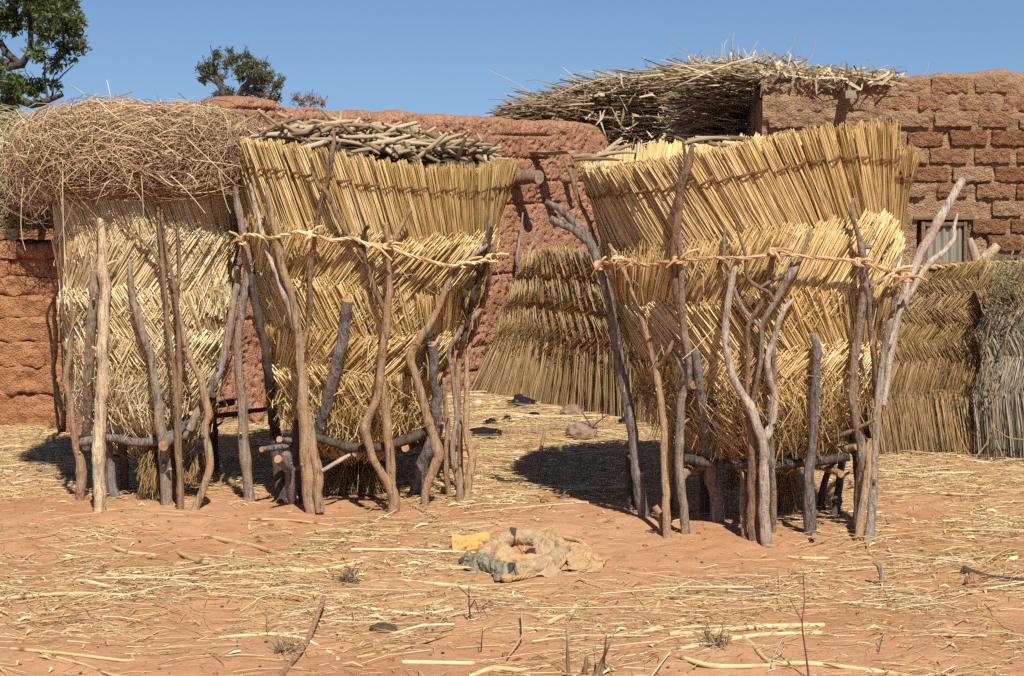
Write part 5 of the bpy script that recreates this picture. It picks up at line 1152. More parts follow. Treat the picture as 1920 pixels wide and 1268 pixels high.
mb = MB(); mb.add(*leaves(np.array(C), 0.042, 0.22)); put('leaves', mb.mesh('leaves', [LEAF_D], vn.location), vn, vn.location)
nt = 130; C = np.array([P(random.gauss(1895, 28), random.gauss(520, 28), vd - 0.05) for _ in range(nt)]); V, F, T = straws(C, C + rng.normal(0, 0.06, (nt, 3)), 0.0016, 0.001, rng.normal(0, 0.02, (nt, 3)), 3, 3)
put('tendrils', quad_mesh('tendrils', V - np.array(vn.location), F, [LEAF_D], T), vn, vn.location)['kind'] = 'stuff'

# ------------------------------------------------------------------ things lying in the yard
def on_ground(x, y):
    p = P(x, y, gd(y)); p[2] = float(gh(p[0], p[1])); return p
def lying(name, label, cat, pts, mat, group=None, nodes=0.0, cut=None, lift=0.0, sides=8, rough=0.1, knots=0.0):
    """pts: photo x, y, half width on the ground"""
    a = []
    for q in pts:
        p = on_ground(q[0], q[1]); r = q[2] / FPX * gd(q[1]); a.append([p[0], p[1], p[2] + r * 0.8 + lift + (q[3] if len(q) > 3 else 0.0), r])
    a = np.array(a); mb = MB()
    c = catmull(a, 0.02)
    if nodes:
        s = np.concatenate([[0], np.cumsum(np.linalg.norm(np.diff(c[:, :3], axis=0), axis=1))])
        ph = random.random()
        c[:, 3] *= 1 + 0.28 * np.exp(-((((s / nodes + ph) % 1) - 0.5) / 0.06) ** 2)
    tn = np.full(len(c), random.uniform(0.35, 0.85))
    if nodes:
        nd = np.exp(-((((s / nodes + ph) % 1) - 0.5) / 0.045) ** 2); tn = tn - 0.6 * nd + 0.35 * (fbm(s * 7, random.random() * 50, 0, 5, 3) - 0.5)
        c[:, 3] *= 0.82; c[:, 2] -= c[:, 3] * 0.25
        c[:, 1] += 0.006 * (fbm(s * 6, 3.1, 0, 8, 2) - 0.5)
    tube(mb, c, sides, 0.02, np.concatenate([tn[:, None].repeat(sides, 1).ravel()]), rough, knots, (True, True), 0, 1 if cut else 0, random.randrange(90), smooth=False)
    o = put(name, mb.mesh(name, [mat] + ([cut] if cut else []), a[0][:3]), None, a[0][:3])
    return tag(o, label, cat, group)
GS = 'millet stalks lying in the yard'
for lab, pts in [
    ('long pale stalk at the left edge, level with the rag ring but nearer', [(-20, 1128, 4.5), (140, 1122, 4.5), (300, 1119, 3.5)]),
    ('bent pale stalk in the bottom left corner', [(20, 1222, 4), (120, 1228, 4), (240, 1232, 3.5), (247, 1222, 3)]),
    ('thin stalk running off the bottom left edge of the yard', [(80, 1229, 3), (160, 1243, 3), (215, 1262, 3.5), (300, 1264, 3), (455, 1262, 3)]),
    ('long thick pale stalk below the golden granary, left of the dark dry weed', [(412, 1087, 4), (520, 1080, 5.5), (600, 1074, 5.5), (680, 1062, 4)]),
    ('pale stalk pair end pointing at the crooked grey stick', [(410, 1193, 3.5), (480, 1189, 4.5), (560, 1183, 4)]),
    ('pale stalk with a broken right end beside the crooked grey stick', [(520, 1189, 3.4), (570, 1197, 3.4), (622, 1212, 3.6), (634, 1232, 3.2)]),
    ('thick brown-jointed stalk between the left granary legs and the long pale stalk', [(380, 1005, 5), (440, 1016, 6), (480, 1025, 5), (525, 1040, 6)]),
    ('tan stalk left of the brown-jointed one', [(212, 1027, 5), (245, 1042, 4.5), (290, 1050, 5)]),
    ('short thick brown stalk piece left of the long thick pale stalk', [(335, 1044, 4.5), (362, 1056, 6.5), (405, 1071, 6)]),
    ('tan stalk slanting down left of the small bent white straw', [(112, 1090, 3.6), (165, 1101, 4.4), (245, 1118, 3.4)]),
    ('thin pale stalk between the two left granaries, just in front of their posts', [(470, 971, 3), (545, 975, 3), (625, 979, 2.6)]),
    ('long thin stalk in front of the rag ring', [(755, 1088, 3), (860, 1099, 3.6), (980, 1112, 3)]),
    ('pale stalk bundle half buried below the dark dry weed', [(660, 1136, 4.5), (730, 1142, 4.5), (790, 1146, 4), (850, 1143, 3)]),
    ('slanting stalk left of the bottom middle of the yard', [(668, 1232, 3.5), (750, 1220, 3.8), (845, 1194, 3)]),
    ('straight cut cane at the bottom middle of the yard', [(755, 1243, 5), (820, 1244, 5.2), (892, 1245, 5)]),
    ('knotty whitish stalk at the bottom edge left of the stubble', [(880, 1266, 5), (925, 1262, 6.5), (975, 1258, 6), (1032, 1253, 4.5)]),
    ('short broken cane with a frayed head, above the stubble', [(1026, 1172, 5.5), (1050, 1162, 5.5), (1066, 1152, 5), (1080, 1136, 6)]),
    ('pale stalk right of the frayed cane', [(1188, 1194, 3.6), (1230, 1182, 4.2), (1282, 1165, 4.5)]),
    ('long jointed pinkish cane in the lower right yard', [(1255, 1199, 5), (1340, 1190, 6), (1440, 1184, 6), (1545, 1178, 5)]),
    ('jointed cane just below the long pinkish one', [(1270, 1229, 5), (1370, 1213, 5.6), (1440, 1200, 5), (1540, 1196, 4.5)]),
    ('bent cane dropping towards the bottom edge in the lower right yard', [(1322, 1194, 4), (1395, 1210, 4.4), (1425, 1236, 5), (1450, 1262, 5)]),
    ('thick cane along the bottom edge, right of the stubble', [(1270, 1242, 5), (1340, 1258, 6), (1450, 1259, 5.5)]),
    ('pale cane along the bottom edge, right of the bent cane', [(1450, 1250, 6), (1540, 1256, 5.6), (1690, 1268, 4)]),
    ('short whitish stalk in front of the grey-posted largest granary', [(1478, 1039, 3.6), (1520, 1043, 4.4), (1558, 1045, 3.8)]),
    ('thin brown stalk left of the short grey stump', [(1512, 1104, 3), (1555, 1116, 3.2), (1610, 1132, 3)]),
    ('long thin stalk at the right edge, in front of the fence', [(1782, 989, 3.4), (1850, 1002, 3.6), (1935, 1020, 3)]),
    ('straight pale stalk lying between the largest granary and the fence', [(1655, 921, 3), (1740, 926, 3), (1836, 932, 2.6)]),
    ('thin pale stalk in the right yard, below the charred stick', [(1692, 1184, 2.8), (1760, 1192, 3), (1850, 1198, 3)])]:
    lying('millet_stalk', lab, 'stalk', pts, CANE, GS, 0.14, None)
lying('crooked_stick', 'crooked grey-tan stick standing out at the bottom, left of the middle', 'stick', [(524, 1272, 6), (545, 1240, 6), (574, 1205, 5), (588, 1180, 4.5, 0.02), (608, 1146, 4, 0.05)], BK['tan'], None, 0, CUT, knots=4)
lying('charred_stick', 'dark charred stick with a clotted end at the right edge', 'stick', [(1806, 1078, 8), (1830, 1083, 6), (1862, 1092, 6), (1905, 1100, 5), (1935, 1103, 4)], BK['dark'], None, 0, CUT, knots=6)
lying('wood_stump', 'short curved grey stump sticking out of the sand on the right', 'stump', [(1652, 1094, 6), (1654, 1094, 6, 0.05), (1649, 1094, 5.5, 0.085), (1638, 1094, 4, 0.105)], BK['grey'], None, 0, None, lift=-0.02)
lying('fallen_branch', 'fallen pale branch among the straw behind the two right-hand granaries', 'branch', [(930, 818, 6), (975, 821, 8), (1020, 815, 8), (1050, 808, 7), (1110, 806, 6), (1180, 812, 5)], BK['tan'], None, 0, CUT, knots=5)
lying('fallen_branch', 'thin grey branch lying in the shadow left of the left granary', 'branch', [(70, 882, 4), (100, 892, 4), (135, 906, 4)], BK['grey'], None, 0, CUT, knots=5)
lying('curled_twig', 'thin curled twig near the big shadow behind the gap of the granaries', 'twig', [(1022, 826, 2.5, 0.05), (1016, 848, 3.5, 0.02), (1010, 878, 4), (996, 902, 4)], BK['tan'], None, 0, None, knots=5)
mb = MB(); p = on_ground(1400, 1110); rbox(mb, p + np.array([0, 0, 0.006]), (0.16, 0.10, 0.02), (12, 8, 3), 0.006, 0.004, 20, 3)
tag(put('wood_splinter', mb.mesh('splinter', [BK['grey']], p), None, p), 'flat grey wood splinter in the right foreground', 'wood')
# stones and clods
STONE = m_plain('stone', (0.20, 0.125, 0.085), (0.34, 0.23, 0.16), 22, 0.9, 0.1, 1.0, 0.02)
def stone(name, label, cat, x, y, size, mat, seed, sink=0.3):
    p = on_ground(x, y); mb = MB(); q = MB(); rbox(q, (0, 0, 0), (1, 1, 1), (14, 14, 14), 0.47, 0.16, 2.6, seed)
    for v_, f_ in zip(q.v, q.f): mb.add(v_ * np.array(size) + p + np.array([0, 0, size[2] * (0.5 - sink)]), f_ - len(mb.v) * 0 - (f_.min()) )
    return tag(put(name, mb.mesh(name, [mat], p), None, p), label, cat)
stone('stone', 'rounded brown stone at the right end of the fallen pale branch', 'stone', 1092, 826, (0.20, 0.16, 0.12), STONE, 3)
stone('stone', 'reddish stone at the foot of the propped straw mat', 'stone', 1072, 784, (0.13, 0.12, 0.11), STONE, 8)
stone('stone', 'reddish stone lying at the foot of the wall, between left and middle granary', 'stone', 482, 798, (0.10, 0.12, 0.14), MUD, 9, 0.1)
stone('dung', 'dark dung lump in a dip of the foreground sand, left of the middle', 'dung', 718, 1176, (0.10, 0.12, 0.028), m_plain('dung', (0.06, 0.04, 0.028), (0.15, 0.10, 0.065), 60, 0.95, 0.05, 1.0, 0.01), 5, 0.25)
stone('soil_clod', 'red soil clod beside the charred stick', 'clod', 1825, 1100, (0.07, 0.07, 0.06), MUD, 6, 0.2)
stone('soil_clod', 'small dark clod at the foot of the propped mat shadow, near the thick dark post', 'clod', 1022, 948, (0.05, 0.05, 0.04), MUD_RED, 12, 0.2)
stone('plaster_lump', 'pale lump of plaster right of the golden granary posts, far back', 'lump', 896, 762, (0.06, 0.06, 0.05), m_plain('plaster', (0.5, 0.4, 0.32), (0.62, 0.52, 0.43), 20), 14, 0.2)
n = 900; xx = rng.uniform(-3.0, 3.0, n); yy = rng.uniform(5.8, 11.5, n); mb = MB()
crumb = []
for i in range(10):
    q = MB(); rbox(q, (0, 0, 0), (2, 1.7, 1.3), (2, 2, 2), 0.6, 0.25, 1.4, i); crumb.append((np.concatenate(q.v), np.concatenate(q.f)))
for i in range(n):
    sz = float(rng.gamma(2.0, 0.0022) + 0.002); an = rng.random() * 6.28; cv, cf = crumb[i % 10]
    rv = np.stack([cv[:, 0] * math.cos(an) - cv[:, 1] * math.sin(an), cv[:, 0] * math.sin(an) + cv[:, 1] * math.cos(an), cv[:, 2]], 1) * sz
    mb.add(rv + np.array([xx[i], yy[i], float(gh(xx[i], yy[i])) + sz * 0.2]), cf)
tag(put('soil_crumbs', mb.mesh('crumbs', [MUD_RED])), 'red soil crumbs scattered over the yard', 'soil', kind='stuff')
n = 260; xx = rng.uniform(-2.6, 2.6, n); yy = rng.uniform(5.8, 11.0, n); mb = MB()
for i in range(n):
    sz = float(rng.uniform(0.003, 0.007)); an = rng.random() * 6.28; cv, cf = crumb[i % 10]
    mb.add(cv * sz + np.array([xx[i], yy[i], float(gh(xx[i], yy[i])) + sz * 0.4]), cf)
tag(put('animal_droppings', mb.mesh('droppings', [m_plain('droppings', (0.05, 0.035, 0.025), (0.11, 0.075, 0.05), 60)])), 'small dark droppings scattered over the yard', 'droppings', kind='stuff')
# black plastic bags
BAGM = NT('black_plastic', 0.42, 0.35); BAGM.b.inputs['Base Color'].default_value = (0.012, 0.012, 0.014, 1); BAGM = BAGM.m
def bag(label, x, y, w_, d_, h_, seed):
    p = on_ground(x, y); nu, nv2 = 34, 26
    u, v = np.meshgrid(np.linspace(-1, 1, nu), np.linspace(-1, 1, nv2), indexing='ij')
    r = np.sqrt(u * u + v * v); ed = np.clip(1.15 - r, 0, 1)
    n1 = fbm(u * 1.6 + seed, v * 1.6, 0, seed, 3); n2 = np.abs(fbm(u * 2.4 + seed, v * 2.4, 2, seed + 5, 2) - 0.5) * 2
    z = h_ * np.sqrt(ed) * (0.25 + 0.9 * n1) * (0.75 + 0.4 * n2)
    X = p[0] + u * w_ * (0.75 + 0.5 * n2); Y = p[1] + v * d_ * (0.75 + 0.5 * n1); Z = p[2] + z + 0.004
    return tag(put('plastic_bag', quad_mesh('bag', np.stack([X, Y, Z], -1).reshape(-1, 3) - p, grid_faces(nu, nv2), [BAGM]), None, p), label, 'bag', 'black plastic bags behind the granaries')
bag('crumpled black plastic bag farthest back, at the foot of the propped straw mat', 978, 766, 0.10, 0.13, 0.081, 3)
bag('small black plastic scrap right of and below the farthest bag', 1000, 786, 0.05, 0.07, 0.043, 7)
bag('black plastic bag half buried in straw, left of the fallen branch', 912, 822, 0.11, 0.13, 0.081, 11)
bag('dark plastic scrap between the two bags', 950, 798, 0.035, 0.05, 0.043, 15)
bag('black plastic bag scrap above the bag left of the fallen branch', 920, 802, 0.05, 0.06, 0.056, 19)
bag('bluish-black plastic scrap at the foot of the straw mat near the thick dark post', 1172, 798, 0.04, 0.05, 0.062, 23)

# ring of rolled rags with rope
def cloth_mat(name, c1, c2, stripe=None):
    k = NT(name, 0.9, 0.1); v = k.coord(); n1 = k.noise(v, 16, 4); c = k.ramp(n1, [(0.3, c1), (0.7, c2)])
    if stripe:
        wv = k.n('ShaderNodeTexWave'); wv.inputs['Scale'].default_value = 24; wv.inputs['Distortion'].default_value = 7.0; k.l(k.coord((0.5, 1, 1)), wv.inputs['Vector'])
        c = k.mix(k.ramp(wv.outputs['Fac'], [(0.35, (0, 0, 0)), (0.65, (0.5, 0.5, 0.5))]), c, stripe)
    k.col(c)
    wv2 = k.noise(k.coord((1, 0.35, 1)), 48, 4, 0.7); k.bump(k.math('ADD', wv2, k.math('MULTIPLY', k.noise(v, 300, 1), 0.2)), 1.0, 0.016)
    c = k.mix(k.ramp(wv2, [(0.30, (0.5, 0.5, 0.5)), (0.40, (0, 0, 0))]), c, tuple(q * 0.6 for q in c1)); k.col(c)  # creases darkened in colour, as shade in the folds
    return k.m
KH = cloth_mat('khaki_cloth', (0.44, 0.285, 0.15), (0.58, 0.40, 0.225)); KG = cloth_mat('grey_khaki_cloth', (0.39, 0.265, 0.145), (0.54, 0.385, 0.225)); GR = cloth_mat('striped_cloth', (0.24, 0.21, 0.13), (0.42, 0.35, 0.22), (0.13, 0.12, 0.085)); TN = cloth_mat('tan_cloth', (0.46, 0.28, 0.13), (0.60, 0.39, 0.20)); PU = cloth_mat('purple_rag', (0.03, 0.02, 0.03), (0.08, 0.05, 0.07)); DK = cloth_mat('dark_band', (0.04, 0.04, 0.04), (0.10, 0.095, 0.085))
rg = empty('rag_ring', on_ground(985, 1050)); tag(rg, 'ring of rolled khaki rags bound together, lying in the middle of the yard', 'rags')
def roll(name, pts, mat, fold=0.22, flat=1.0, sd=0, ends=True):
    a = []
    for x, y, r in pts:
        p = on_ground(x, y); rr = r / FPX * gd(y); a.append([p[0], p[1], p[2] + rr * 0.85, rr])
    c = catmull(np.array(a), 0.004); n = len(c); sides = 32
    d = np.gradient(c[:, :3], axis=0); d /= np.linalg.norm(d, axis=1, keepdims=True)
    al = np.cross(d, np.array([0, 0, 1.0])); al /= np.linalg.norm(al, axis=1, keepdims=True); bl = np.cross(al, d)
    s = np.linspace(0, 1, n) * np.sum(np.linalg.norm(np.diff(c[:, :3], axis=0), axis=1)); V = []
    if ends: c[:, 3] *= np.clip(np.minimum(s, s[-1] - s) / 0.02 + 0.45, 0, 1) ** 0.5
    for k in range(sides):
        an = 2 * math.pi * k / sides
        tw = an + s * 14
        f = 1 + fold * ((fbm(1.6 * np.cos(tw) + 4, 1.6 * np.sin(tw) + 4, s * 10, 80 + sd, 4) - 0.5) * 3.2 + 0.95 * np.abs(np.sin(s * 62 + 2.8 * np.sin(an + sd) + 6 * fbm(s * 9, an, 0, sd, 2))) ** 0.6 - 0.6)
        V.append(c[:, :3] + (c[:, 3] * f * math.cos(an))[:, None] * al + (c[:, 3] * f * flat * math.sin(an))[:, None] * bl)
    V = np.stack(V, 1).reshape(-1, 3); i = np.arange(n - 1); F = np.concatenate([np.stack([i * sides + k, i * sides + (k + 1) % sides, (i + 1) * sides + (k + 1) % sides, (i + 1) * sides + k], 1) for k in range(sides)])
    mb = MB(); mb.add(V, F)
    for e in (0, n - 1): mb.add(np.vstack([V[e * sides:(e + 1) * sides], c[e:e + 1, :3]]), [[k, (k + 1) % sides, (k + 2) % sides, sides] for k in range(0, sides, 2)])
    return put(name, mb.mesh(name, [mat], rg.location), rg, rg.location)
roll('cloth_roll', [(902, 1056, 14), (912, 1046, 15), (928, 1034, 15), (950, 1024, 15), (964, 1020, 14)], KH, 0.25, 1.0, 1)
roll('cloth_roll', [(960, 1022, 14), (990, 1021, 15), (1020, 1022, 14), (1034, 1024, 13)], KG, 0.22, 1.0, 2)
roll('cloth_roll', [(1000, 1030, 12), (1028, 1030, 16), (1050, 1036, 15), (1060, 1046, 14)], KH, 0.3, 1.0, 3)
roll('cloth_roll', [(966, 1080, 15), (990, 1079, 17), (1020, 1073, 18), (1042, 1062, 17), (1054, 1050, 15)], KG, 0.18, 1.0, 4)
roll('cloth_roll', [(878, 1050, 12), (895, 1060, 15), (915, 1071, 15), (940, 1079, 14), (962, 1081, 13)], GR, 0.34, 0.95, 5)
roll('cloth_roll', [(925, 1064, 10), (955, 1058, 12), (990, 1055, 11), (1020, 1054, 9)], TN, 0.3, 0.9, 6)
roll('cloth_roll', [(1056, 1040, 15), (1080, 1048, 17), (1100, 1056, 15), (1126, 1062, 9)], TN, 0.25, 0.8, 7)
roll('binding_strip', [(953, 1080, 16), (958, 1080.5, 17), (963, 1081, 16)], DK, 0.15, 1.02, 8, False)
roll('binding_strip', [(958, 1022, 16.5), (962, 1022, 17), (966, 1022, 16.5)], DK, 0.15, 1.02, 9, False)
roll('rag_scrap', [(985, 1040, 7), (1000, 1040, 9), (1012, 1036, 6)], PU, 0.5, 0.8, 10); roll('rag_scrap', [(1012, 1036, 8), (1030, 1030, 11), (1048, 1026, 6)], PU, 0.5, 0.9, 11); roll('rag_scrap', [(868, 1052, 9), (880, 1058, 10), (886, 1066, 7)], DK, 0.5, 0.8, 12)
def crumple(name, x, y, w_, d_, h_, mat, seed, rz=0.0):
    p = on_ground(x, y); n_ = 40
    u, v = np.meshgrid(np.linspace(-1, 1, n_), np.linspace(-1, 1, n_), indexing='ij')
    wob_ = 0.8 + 0.5 * fbm(np.arctan2(v, u) * 1.3 + seed, 0.3, 0, seed, 3); r_ = np.sqrt(u * u + v * v)
    a_, b_ = u + 0.35 * (fbm(u * 2, v * 2, 0, seed, 2) - 0.5), v + 0.35 * (fbm(u * 2, v * 2, 4, seed + 1, 2) - 0.5)
    rdg = 1 - np.abs(fbm(a_ * 2.0 + seed, b_ * 1.2, 1, seed + 2, 3) - 0.5) * 4; rdg2 = 1 - np.abs(fbm(a_ * 4.5 + seed, b_ * 2.6, 2, seed + 3, 2) - 0.5) * 4
    z = h_ * np.clip(1.08 - r_, 0, 1) ** 0.5 * (0.55 + 0.35 * rdg + 0.14 * rdg2)
    X, Y = u * w_ * wob_, v * d_ * wob_; c_, s_ = math.cos(rz), math.sin(rz)
    V_ = np.stack([p[0] + X * c_ - Y * s_, p[1] + X * s_ + Y * c_, p[2] + np.maximum(z, 0) + 0.002], -1).reshape(-1, 3)
    return put(name, quad_mesh(name, V_ - np.array(rg.location), grid_faces(n_, n_), [mat]), rg, rg.location)
crumple('cloth_fold', 905, 1064, 0.07, 0.10, 0.07, GR, 3, 0.5); crumple('cloth_fold', 1085, 1056, 0.11, 0.15, 0.055, TN, 5, -0.2); crumple('cloth_fold', 1030, 1036, 0.08, 0.08, 0.075, KH, 8, 0.3)
crumple('cloth_fold', 975, 1056, 0.09, 0.09, 0.03, TN, 11, 0.1); crumple('cloth_fold', 1000, 1076, 0.11, 0.05, 0.08, KG, 14, 0.05); crumple('cloth_fold', 930, 1038, 0.06, 0.09, 0.078, KH, 17, 0.9); crumple('cloth_fold', 945, 1080, 0.05, 0.05, 0.07, GR, 21, 0.3)
# rope
mb = MB(); pts = [(950, 1088, 5, 0), (985, 1083, 5, 0), (1020, 1077, 5, 0.0), (1050, 1070, 5, 0.01), (1062, 1066, 5, 0.04), (1075, 1072, 5, 0), (1100, 1070, 5, 0), (1110, 1060, 5, 0.012), (1106, 1048, 5, 0.014), (1090, 1040, 5, 0.03), (1066, 1034, 5, 0.05), (1044, 1032, 4.5, 0.05)]
a = np.array([[*(on_ground(x, y) + np.array([0, 0, 0.011 + h])), 0.0095] for x, y, r, h in pts]); c = catmull(a, 0.006); s = np.arange(len(c)) * 0.006
d = np.gradient(c[:, :3], axis=0); d /= np.linalg.norm(d, axis=1, keepdims=True); al = np.cross(d, np.array([0, 0, 1.0])); al /= np.linalg.norm(al, axis=1, keepdims=True); bl = np.cross(al, d)
for k in range(3):
    an = s / 0.055 * 6.283 + k * 2.094; tube(mb, np.column_stack([c[:, :3] + (np.cos(an) * 0.0055)[:, None] * al + (np.sin(an) * 0.0055)[:, None] * bl, np.full(len(c), 0.006)]), 6, 0.01, 0.5, 0.2, smooth=False, seed=k)
b = on_ground(950, 1088); rbox(mb, b + np.array([0, 0, 0.016]), (0.045, 0.04, 0.034), (6, 6, 6), 0.016, 0.005, 50, 4)
tag(put('rope', mb.mesh('rope', [TN], b), None, b), 'tan twisted rope looped over the right side of the rag ring', 'rope')
# yellow sheet metal
YEL = NT('chipped_yellow', 0.55, 0.4); v = YEL.coord(); n1 = YEL.noise(v, 38, 5, 0.7); n2 = YEL.noise(v, 9, 2)
YEL.col(YEL.ramp(YEL.math('ADD', YEL.math('MULTIPLY', n1, 0.6), YEL.math('MULTIPLY', n2, 0.5)), [(0.38, (0.10, 0.06, 0.045)), (0.44, (0.30, 0.15, 0.05)), (0.48, (0.50, 0.27, 0.07)), (0.7, (0.60, 0.37, 0.13))])); YEL = YEL.m
p = on_ground(882, 1034); mb = MB(); nu = 16; T_ = []
for i in range(nu):
    for k in range(nu):
        u, q = i / (nu - 1) - 0.5, k / (nu - 1)
        T_.append([u * 0.155 + 0.006 * q * (1 if u > 0 else -1), 0.075 * q + 0.02 * (2 * u) ** 2 * q, 0.022 + 0.062 * q - 0.012 * math.cos(u * 3) * q + 0.006 * math.sin(6 * u)])
T_ = np.array(T_) + p; f = grid_faces(nu, nu); mb.add(T_, f); T2 = T_ - np.array([0, -0.001, 0.004]); mb.add(T2, f[:, ::-1])
fr = T_.reshape(nu, nu, 3)[:, 0]; lo_ = fr.copy(); lo_[:, 2] = p[2] - 0.005; lo_[:, 1] += 0.012
mb.add(np.vstack([fr, lo_]), [[j, j + nu, j + nu + 1, j + 1] for j in range(nu - 1)])
tag(put('metal_sheet', mb.mesh('metal_sheet', [YEL], p), None, p), 'chipped yellow sheet-metal piece beside the rag ring', 'metal')
lying('corn_cob', 'short tan cob with a hollow end, left of the yellow metal piece', 'cob', [(800, 1029, 6), (812, 1027, 6.4), (824, 1025, 5.6)], TN, None, 0, None)
# dry weeds, stubble and twigs
def sprig(name, label, cat, limbs, mat, d=None):
    mb = MB(); y0 = limbs[0][0][1]; dd = gd(y0) if d is None else d; b = P(limbs[0][0][0], y0, dd); b[2] = float(gh(b[0], b[1]))
    for L in limbs: tube(mb, np.array([[*P(x, y, dd + random.uniform(-0.03, 0.03)), r / FPX * dd] for x, y, r in L]), 6, 0.02, random.uniform(0.2, 0.7), 0.2, 3, seed=random.randrange(50))
    lo_q = np.concatenate(mb.v)[:, 2].min()
    return tag(put(name, mb.mesh(name, [mat], b), None, b), label, cat)
REDTWIG = m_plain('red_twig', (0.10, 0.035, 0.025), (0.22, 0.08, 0.055), 30)
sprig('red_twig', 'thin branched reddish twig standing in front of the rag ring', 'twig', [[(882, 1166, 1.6), (880, 1130, 1.4), (879, 1100, 1)], [(881, 1140, 1.2), (890, 1125, 1.1), (898, 1150, 1), (908, 1135, 0.9), (925, 1122, 0.7)], [(880, 1120, 1), (868, 1108, 0.8), (858, 1098, 0.7)], [(905, 1140, 0.9), (915, 1158, 0.9)]], REDTWIG)
sprig('red_twig', 'tall thin reddish twig standing in the lower right yard', 'twig', [[(1516, 1268, 2), (1510, 1220, 1.6), (1504, 1170, 1.4), (1508, 1130, 1.1), (1506, 1078, 0.8)], [(1505, 1168, 1.2), (1490, 1140, 1), (1480, 1120, 0.8)]], REDTWIG)
sprig('red_twig', 'small reddish twig near the bottom of the lower right yard', 'twig', [[(1646, 1232, 1.5), (1650, 1210, 1.2), (1656, 1190, 0.8)], [(1649, 1218, 1), (1642, 1205, 0.7)]], REDTWIG)
sprig('red_twig', 'leaning reddish twig at the right end of the fallen pale branch', 'twig', [[(1100, 828, 2), (1110, 802, 1.6), (1130, 785, 1.4), (1152, 770, 1)], [(1112, 806, 1.4), (1096, 780, 1.2), (1090, 772, 1)], [(1130, 786, 1.2), (1128, 765, 1)]], REDTWIG)
sprig('dry_twig', 'thin dry twig in the middle foreground, below the pale half-buried stalks', 'twig', [[(902, 1222, 1.4), (903, 1205, 1.2), (905, 1178, 0.8)], [(903, 1208, 1), (892, 1204, 0.8)]], REDTWIG)
ST = m_straw('stubble', [(0.0, (0.10, 0.07, 0.035)), (0.5, (0.27, 0.19, 0.10)), (1.0, (0.46, 0.36, 0.21))])
for lab, L in [('tallest dry stubble stem at the bottom edge, left one of the clump', [(1066, 1275, 4), (1064, 1240, 3.6), (1063, 1200, 1.6), (1061, 1178, 1)]), ('short cut stubble stub leaning right at the bottom edge', [(1086, 1275, 5), (1096, 1255, 5), (1105, 1246, 4)]), ('thick stubble stub between the other stems at the bottom edge', [(1094, 1275, 4), (1098, 1250, 4), (1100, 1232, 3.4)]), ('pale pointed stubble blade at the bottom edge', [(1113, 1275, 3), (1116, 1255, 3), (1117, 1243, 1)]), ('long curving stubble stem on the right of the clump at the bottom edge', [(1116, 1275, 4), (1128, 1240, 3), (1142, 1210, 2), (1158, 1170, 1)]), ('dark slender stubble stem leaning right at the bottom edge', [(1124, 1275, 4), (1132, 1236, 2.6), (1137, 1190, 1)])]:
    sprig('stubble_stem', lab, 'stubble', [L], ST, gd(1275))
for (x, y, k, sz, lab) in [(655, 1092, 90, 0.05, 'dark tangled dry weed left of the rag ring'), (1345, 1222, 70, 0.05, 'brown tangled dry weed between the canes in the lower right yard'), (535, 1215, 60, 0.04, 'brown dry weed beside the crooked grey stick')]:
    p = on_ground(x, y); a = rng.normal(0, 1, (k, 3)) * np.array([1, 1, 0.55]); a[:, 2] = np.abs(a[:, 2]); C = p + a * sz * 0.45
    V, F, T = straws(C, C + rng.normal(0, sz * 0.6, (k, 3)) + np.array([0, 0, 0.012]), 0.0022, 0.001, rng.normal(0, 0.012, (k, 3)), 3, 3)
    tag(put('dry_weed', quad_mesh('dry_weed', V - p, F, [ST], T * 0.9), None, p), lab, 'weed')
# bent white straw
lying('bent_straw', 'small white straw bent like a hook, below the long thick pale stalk', 'straw', [(397, 1093, 2.4), (386, 1107, 2.6), (394, 1120, 2)], CANE)

# ------------------------------------------------------------------ straw litter
def dens(x, y):
    """how thickly the yard is strewn"""
    n1 = fbm(x * 1.15 + 4.2, y * 0.75 + 1.7, 0, 21, 3); n2 = fbm(x * 4.5, y * 3.0, 0, 23, 2)
    back = np.clip((y - 9.35) / 0.7, 0, 1)
    mid = np.clip((n1 - 0.47) * 7, 0, 1) * (0.25 + 0.75 * np.clip((n2 - 0.38) * 5, 0, 1))
    near = np.clip((y - 5.6) / 2.6, 0.35, 1)
    dd = np.maximum(mid * near, back * (0.55 + 0.45 * np.clip((n2 - 0.3) * 4, 0, 1)))
    bare = np.exp(-((y - 9.0) / 0.35) ** 2) * np.clip(1.4 - np.abs(x + 0.9) / 1.2, 0, 1)
    ring = np.exp(-(((x - 0.06) / 0.36) ** 2 + ((y - 8.1) / 0.42) ** 2) ** 2)
    return np.clip((dd * (1 - 0.7 * bare) + 0.055) * (1 - ring), 0, 1)
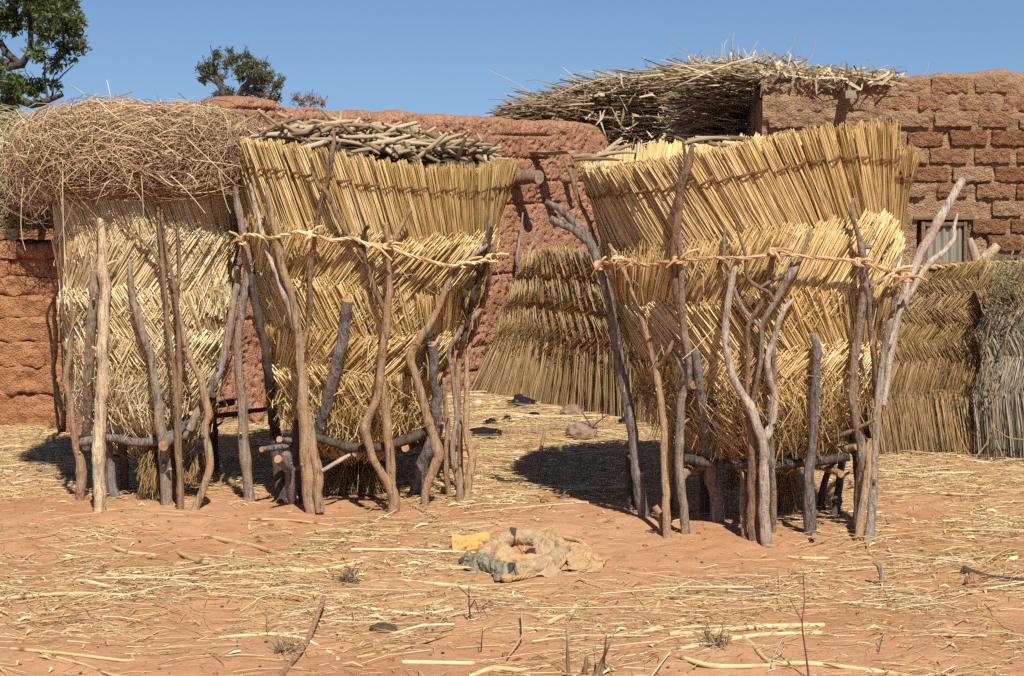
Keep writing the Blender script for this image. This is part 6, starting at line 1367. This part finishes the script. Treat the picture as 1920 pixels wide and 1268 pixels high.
def litter(n, ln, r, seed, flat=0.06, tone=0.6, power=1.0, ymax=13.6):
    x = rng.uniform(-3.7, 3.7, n * 6); y = rng.uniform(5.5, ymax, n * 6)
    ok = (np.abs(x) < y * 0.275 + 0.15) & (rng.random(n * 6) < dens(x, y) ** power)
    x, y = x[ok][:n], y[ok][:n]; n = len(x)
    a = rng.normal(0, 0.75, n) + (rng.random(n) < 0.5) * math.pi; L = rng.gamma(2.2, ln / 2.2, n)
    dx, dy = np.cos(a) * L / 2, np.sin(a) * L / 2; rr = r * rng.uniform(0.5, 1.4, n)
    lift = rng.random(n) ** 2 * 0.018
    P0 = np.stack([x - dx, y - dy, gh(x - dx, y - dy) + rr + lift + rng.random(n) * flat * L * 0.4], 1); P1 = np.stack([x + dx, y + dy, gh(x + dx, y + dy) + rr + lift + rng.random(n) * flat * L], 1)
    bend = rng.normal(0, 1, (n, 3)) * (L * 0.06)[:, None]; bend[:, 2] = np.abs(bend[:, 2]) * 0.3
    return straws(P0, P1, rr, rr * 0.7, bend, 2, 3, np.clip(rng.normal(tone, 0.25, n), 0, 1.1))
for nm, lab, args in [('straw_litter', 'fine chopped straw strewn over the whole yard', (52000, 0.05, 0.0014, 1)), ('straw_litter', 'longer broken straws strewn over the yard', (9000, 0.14, 0.0020, 2)), ('straw_litter', 'coarse broken stalks strewn over the yard', (750, 0.24, 0.0036, 3, 0.05, 0.62, 1.6))]:
    V, F, T = litter(*args); tag(put(nm, quad_mesh(nm, V, F, [LITTER], T)), lab, 'straw', kind='stuff')
n = 5200; x = rng.uniform(-3.6, 3.6, n * 6); y = rng.uniform(5.5, 13.4, n * 6); ok = (np.abs(x) < y * 0.275 + 0.1) & (rng.random(n * 6) < dens(x, y)); x, y = x[ok][:n], y[ok][:n]; n = len(x)
M = np.stack([x, y, gh(x, y) + 0.006], 1); a = rng.uniform(0, 6.28, n); L = rng.uniform(0.02, 0.075, n)[:, None]; dv = np.stack([np.cos(a), np.sin(a), rng.normal(0, 0.12, n)], 1); sd = np.stack([-np.sin(a), np.cos(a), rng.normal(0, 0.5, n)], 1) * rng.uniform(0.002, 0.006, n)[:, None]
bn = np.stack([0 * x, 0 * x, rng.random(n) * 0.012], 1)
V = np.stack([M - dv * L / 2 - sd * 0.5, M - dv * L / 2 + sd * 0.5, M + sd + bn, M - sd + bn, M + dv * L / 2 + sd * 0.2, M + dv * L / 2 - sd * 0.2], 1); F = ((np.arange(n) * 6)[:, None, None] + np.array([[0, 1, 2, 3], [3, 2, 4, 5]])[None]).reshape(-1, 4)
tag(put('leaf_litter', quad_mesh('leaf_litter', V.reshape(-1, 3), F, [LITTER], np.repeat(rng.uniform(0.3, 1.0, n), 6))), 'flat dry leaf shreds strewn over the yard', 'straw', kind='stuff')
